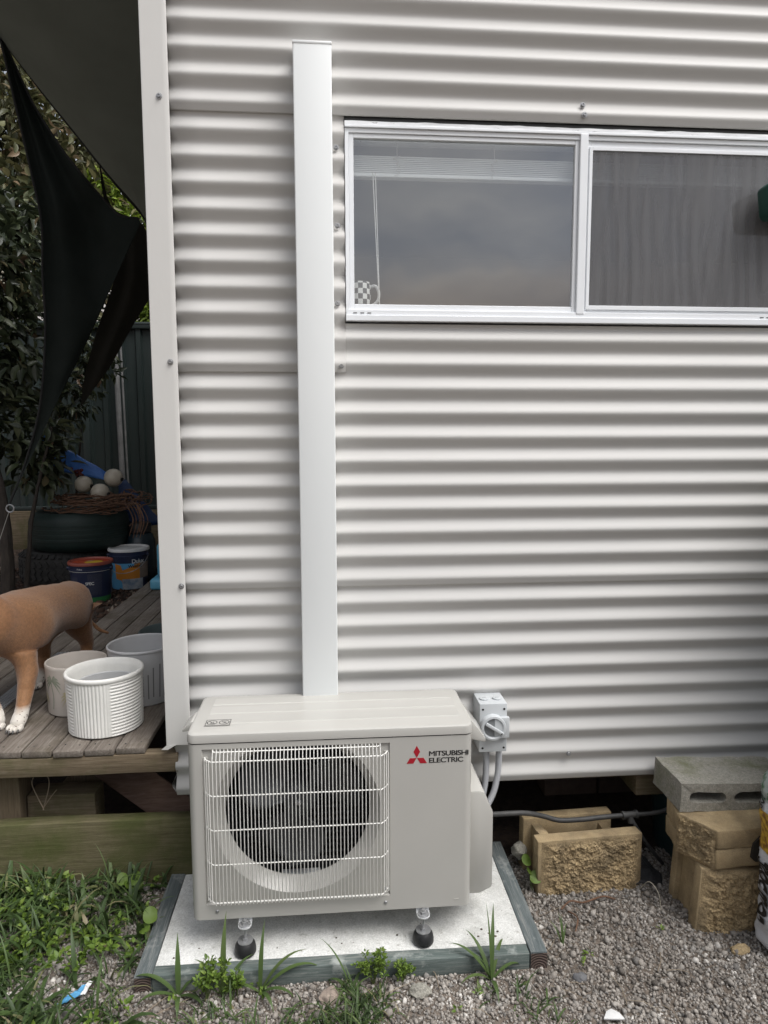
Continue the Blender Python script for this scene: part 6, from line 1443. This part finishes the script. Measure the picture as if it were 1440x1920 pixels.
# named weeds round the pad
def bushy(label, c, h, n_st, spread, size, group='weeds round the pad', nleaf=16):
    t_ = thing('leafy_weed', label, 'weed', c, group); b_ = BM(); tips = []
    for k in range(n_st):
        a_ = rng.uniform(0, 6.28); r_ = spread*rng.uniform(.2, 1); tip = (c[0]+r_*math.cos(a_), c[1]+r_*.6*math.sin(a_), c[2]+h*rng.uniform(.55, 1.05))
        tube(b_, spline([c, (c[0]+r_*.4*math.cos(a_), c[1]+r_*.25*math.sin(a_), c[2]+h*.5), tip], 4), .0011, 5, caps=False)
        tips += [tip, tuple(np.array(tip)*.7+np.array(c)*.3+rng.normal(scale=.006, size=3))]
    obj('stem', b_, mat('weed_stem', (.10, .13, .04), rough=.6), t_)
    ps, ds, L_ = obovate_cloud(tips, size*1.1, nleaf, size)
    o = bpy.data.objects.new('leaves', leaf_cloud('leaves', ps, ds, L_, L_*.6, MT['weed'], n=2)); link(o); WM[o.name] = Matrix(); adopt(o, t_); o['kind'] = 'stuff'
bushy('bushy lime weed growing before the left foot of the unit', (-.045, -.445, .0), .105, 9, .055, .013)
bushy('smaller lime weed close right of the bushy weed before the left foot', (.035, -.440, .0), .070, 5, .028, .012)
bushy('fine bright green weed at the pad edge between the two front feet', (.405, -.430, .0), .085, 12, .050, .0085, nleaf=20)
bushy('fine pale green weed at the pad edge before the right front foot', (.485, -.432, .0), .062, 9, .034, .008, nleaf=18)
def grassy(label, c, specs, group='grass weeds round the pad'):
    t_ = thing('grass_weed', label, 'weed', c, group)
    for (hd_, ln_, L2_, w_) in specs:
        me = blades('blade', np.array([c]), np.array([R(hd_)]), np.array([ln_]), np.array([L2_]), np.array([w_]), MT['grass'], seg=10, shade=np.array([rng.uniform(.55, .85)]), curl=.8)
        o = bpy.data.objects.new('blade', me); link(o); WM[o.name] = Matrix(); adopt(o, t_)
grassy('broad-bladed grass weed arching over the left end of the front pad beam', (-.125, -.425, .0), [(100, .12, .16, .015), (170, .7, .15, .014), (200, .9, .13, .013), (30, .7, .12, .013), (330, 1.0, .11, .012), (280, .9, .10, .013)])
grassy('tall broad blades rising over the left front foot of the unit', (-.005, -.43, .0), [(85, .06, .215, .016), (150, .5, .13, .013), (40, .55, .13, .013)])
grassy('grass weed arching right over the pad beam between the feet', (.095, -.430, .0), [(80, .10, .185, .013), (10, .80, .20, .014), (20, .55, .17, .013), (345, 1.0, .12, .012), (190, .8, .13, .013), (300, .9, .10, .012)])
grassy('bent dark grass stem leaning over the middle of the pad beam', (.345, -.450, .0), [(140, .42, .17, .006), (150, .9, .09, .010), (60, .8, .08, .009)])
grassy('dark grass clump at the right end of the front pad beam', (.735, -.440, .0), [(90, .15, .20, .006), (75, .35, .20, .012), (120, .5, .15, .012), (150, .6, .16, .012), (60, .7, .14, .012), (200, .8, .12, .012), (20, .9, .12, .011), (270, .9, .10, .012), (180, .3, .12, .01)])
grassy('thin grass tuft beside the right pad beam on the gravel', (.975, -.335, .0), [(80, .2, .09, .006), (120, .4, .08, .006), (60, .5, .075, .005), (100, .1, .10, .005)])
# broad heart leaves by the hollow block and on the sleeper
def heart(label, c, leaves):
    t_ = thing('broad_leaf_weed', label, 'weed', c, 'broad leaved weeds')
    b_ = BM()
    for (x, y, z, s_, hd_) in leaves: tube(b_, spline([c, ((c[0]+x)/2, (c[1]+y)/2, (c[2]+z)/2+.01), (x, y, z)], 4), .0012, 5, caps=False)
    obj('stem', b_, mat('pale_stem', (.14, .18, .07), rough=.6), t_)
    for (x, y, z, s_, hd_) in leaves:
        b_ = BM(); cs_ = []
        for k in range(28):
            a_ = 2*math.pi*k/28; r_ = s_*(1-.28*max(0, math.cos(a_))**6+.06*math.cos(3*a_)); cs_.append((r_*math.cos(a_), r_*math.sin(a_)))
        ce = b_.verts.new((0, 0, .0)); vv = [b_.verts.new((u, v, .25*s_*(abs(v)/s_)**2-.2*abs(u)*.5)) for u, v in cs_]
        for k in range(28): b_.faces.new((ce, vv[k], vv[(k+1) % 28]))
        b_.transform(T(x, y, z) @ Matrix.Rotation(R(hd_), 4, 'Z') @ Matrix.Rotation(R(38), 4, 'X') @ Matrix.Rotation(R(10), 4, 'Y'))
        me = bpy.data.meshes.new('leaf'); b_.to_mesh(me); b_.free(); me.materials.append(MT['weed']); me.shade_smooth()
        at = me.attributes.new('v', 'FLOAT', 'POINT'); at.data.foreach_set('value', np.full(len(me.vertices), .45+.1*random.random(), np.float32))
        o = bpy.data.objects.new('leaf', me); link(o); WM[o.name] = Matrix(); adopt(o, t_)
heart('pair of broad lime leaves growing between the pad and the hollow block', (.955, -.09, .0), [(.945, -.06, .098, .019, 10), (.965, -.10, .062, .021, -20), (.950, -.08, .072, .014, 60)])
heart('broad green leaves growing against the mossy sleeper below the deck', (-.36, -.02, .03), [(-.385, -.03, .085, .020, 20), (-.345, -.025, .080, .022, -30), (-.365, -.04, .07, .016, 80)])
heart('round dull leaf leaning on the left pad beam', (-.262, -.20, .01), [(-.250, -.21, .085, .024, 15), (-.262, -.23, .06, .018, -50)])
# straw, pine needles and twigs lying about
sb3 = BM(); rs = random.Random(9)
for k in range(150):
    x, y = rs.uniform(-.8, 1.9), rs.uniform(-.75, .0)
    if -.26 < x < .92 and y > -.415: continue
    a_ = rs.uniform(0, 3.14); ln_ = rs.uniform(.02, .09); z = gz(x, y)+.008
    tube(sb3, [(x-ln_*math.cos(a_), y-ln_*math.sin(a_)*.6, z+rs.uniform(-.002, .004)), (x, y, z+rs.uniform(.002, .010)), (x+ln_*math.cos(a_+.2), y+ln_*math.sin(a_+.2)*.6, z+rs.uniform(-.002, .006))], rs.uniform(.0006, .0013), 4, caps=False)
o = obj('straw', sb3, mat('dry_straw', (.30, .25, .18), (.17, .13, .095), rough=.9, vs=8)); tag(o, 'dry straw and needles strewn over the gravel', 'straw', kind='stuff')
b_ = BM(); tube(b_, spline([(1.30, -.145, .035), (1.318, -.17, .075), (1.335, -.20, .055), (1.338, -.215, .005)], 6), .0014, 6); tag(obj('dry_stem', b_, mat('pale_dry_stem', (.33, .30, .24), rough=.9)), 'pale dry grass stem arching over the black weed mat', 'stem')
b_ = BM(); tube(b_, spline([(1.02, -.19, .012), (1.06, -.165, .020), (1.10, -.17, .016), (1.17, -.155, .022), (1.21, -.16, .014)], 5), .0028, 6); tube(b_, spline([(1.04, -.20, .012), (1.055, -.24, .018), (1.03, -.29, .01)], 5), .0022, 6); tag(obj('twig', b_, MT['stick']), 'forked dry twig on the gravel before the hollow block', 'twig')
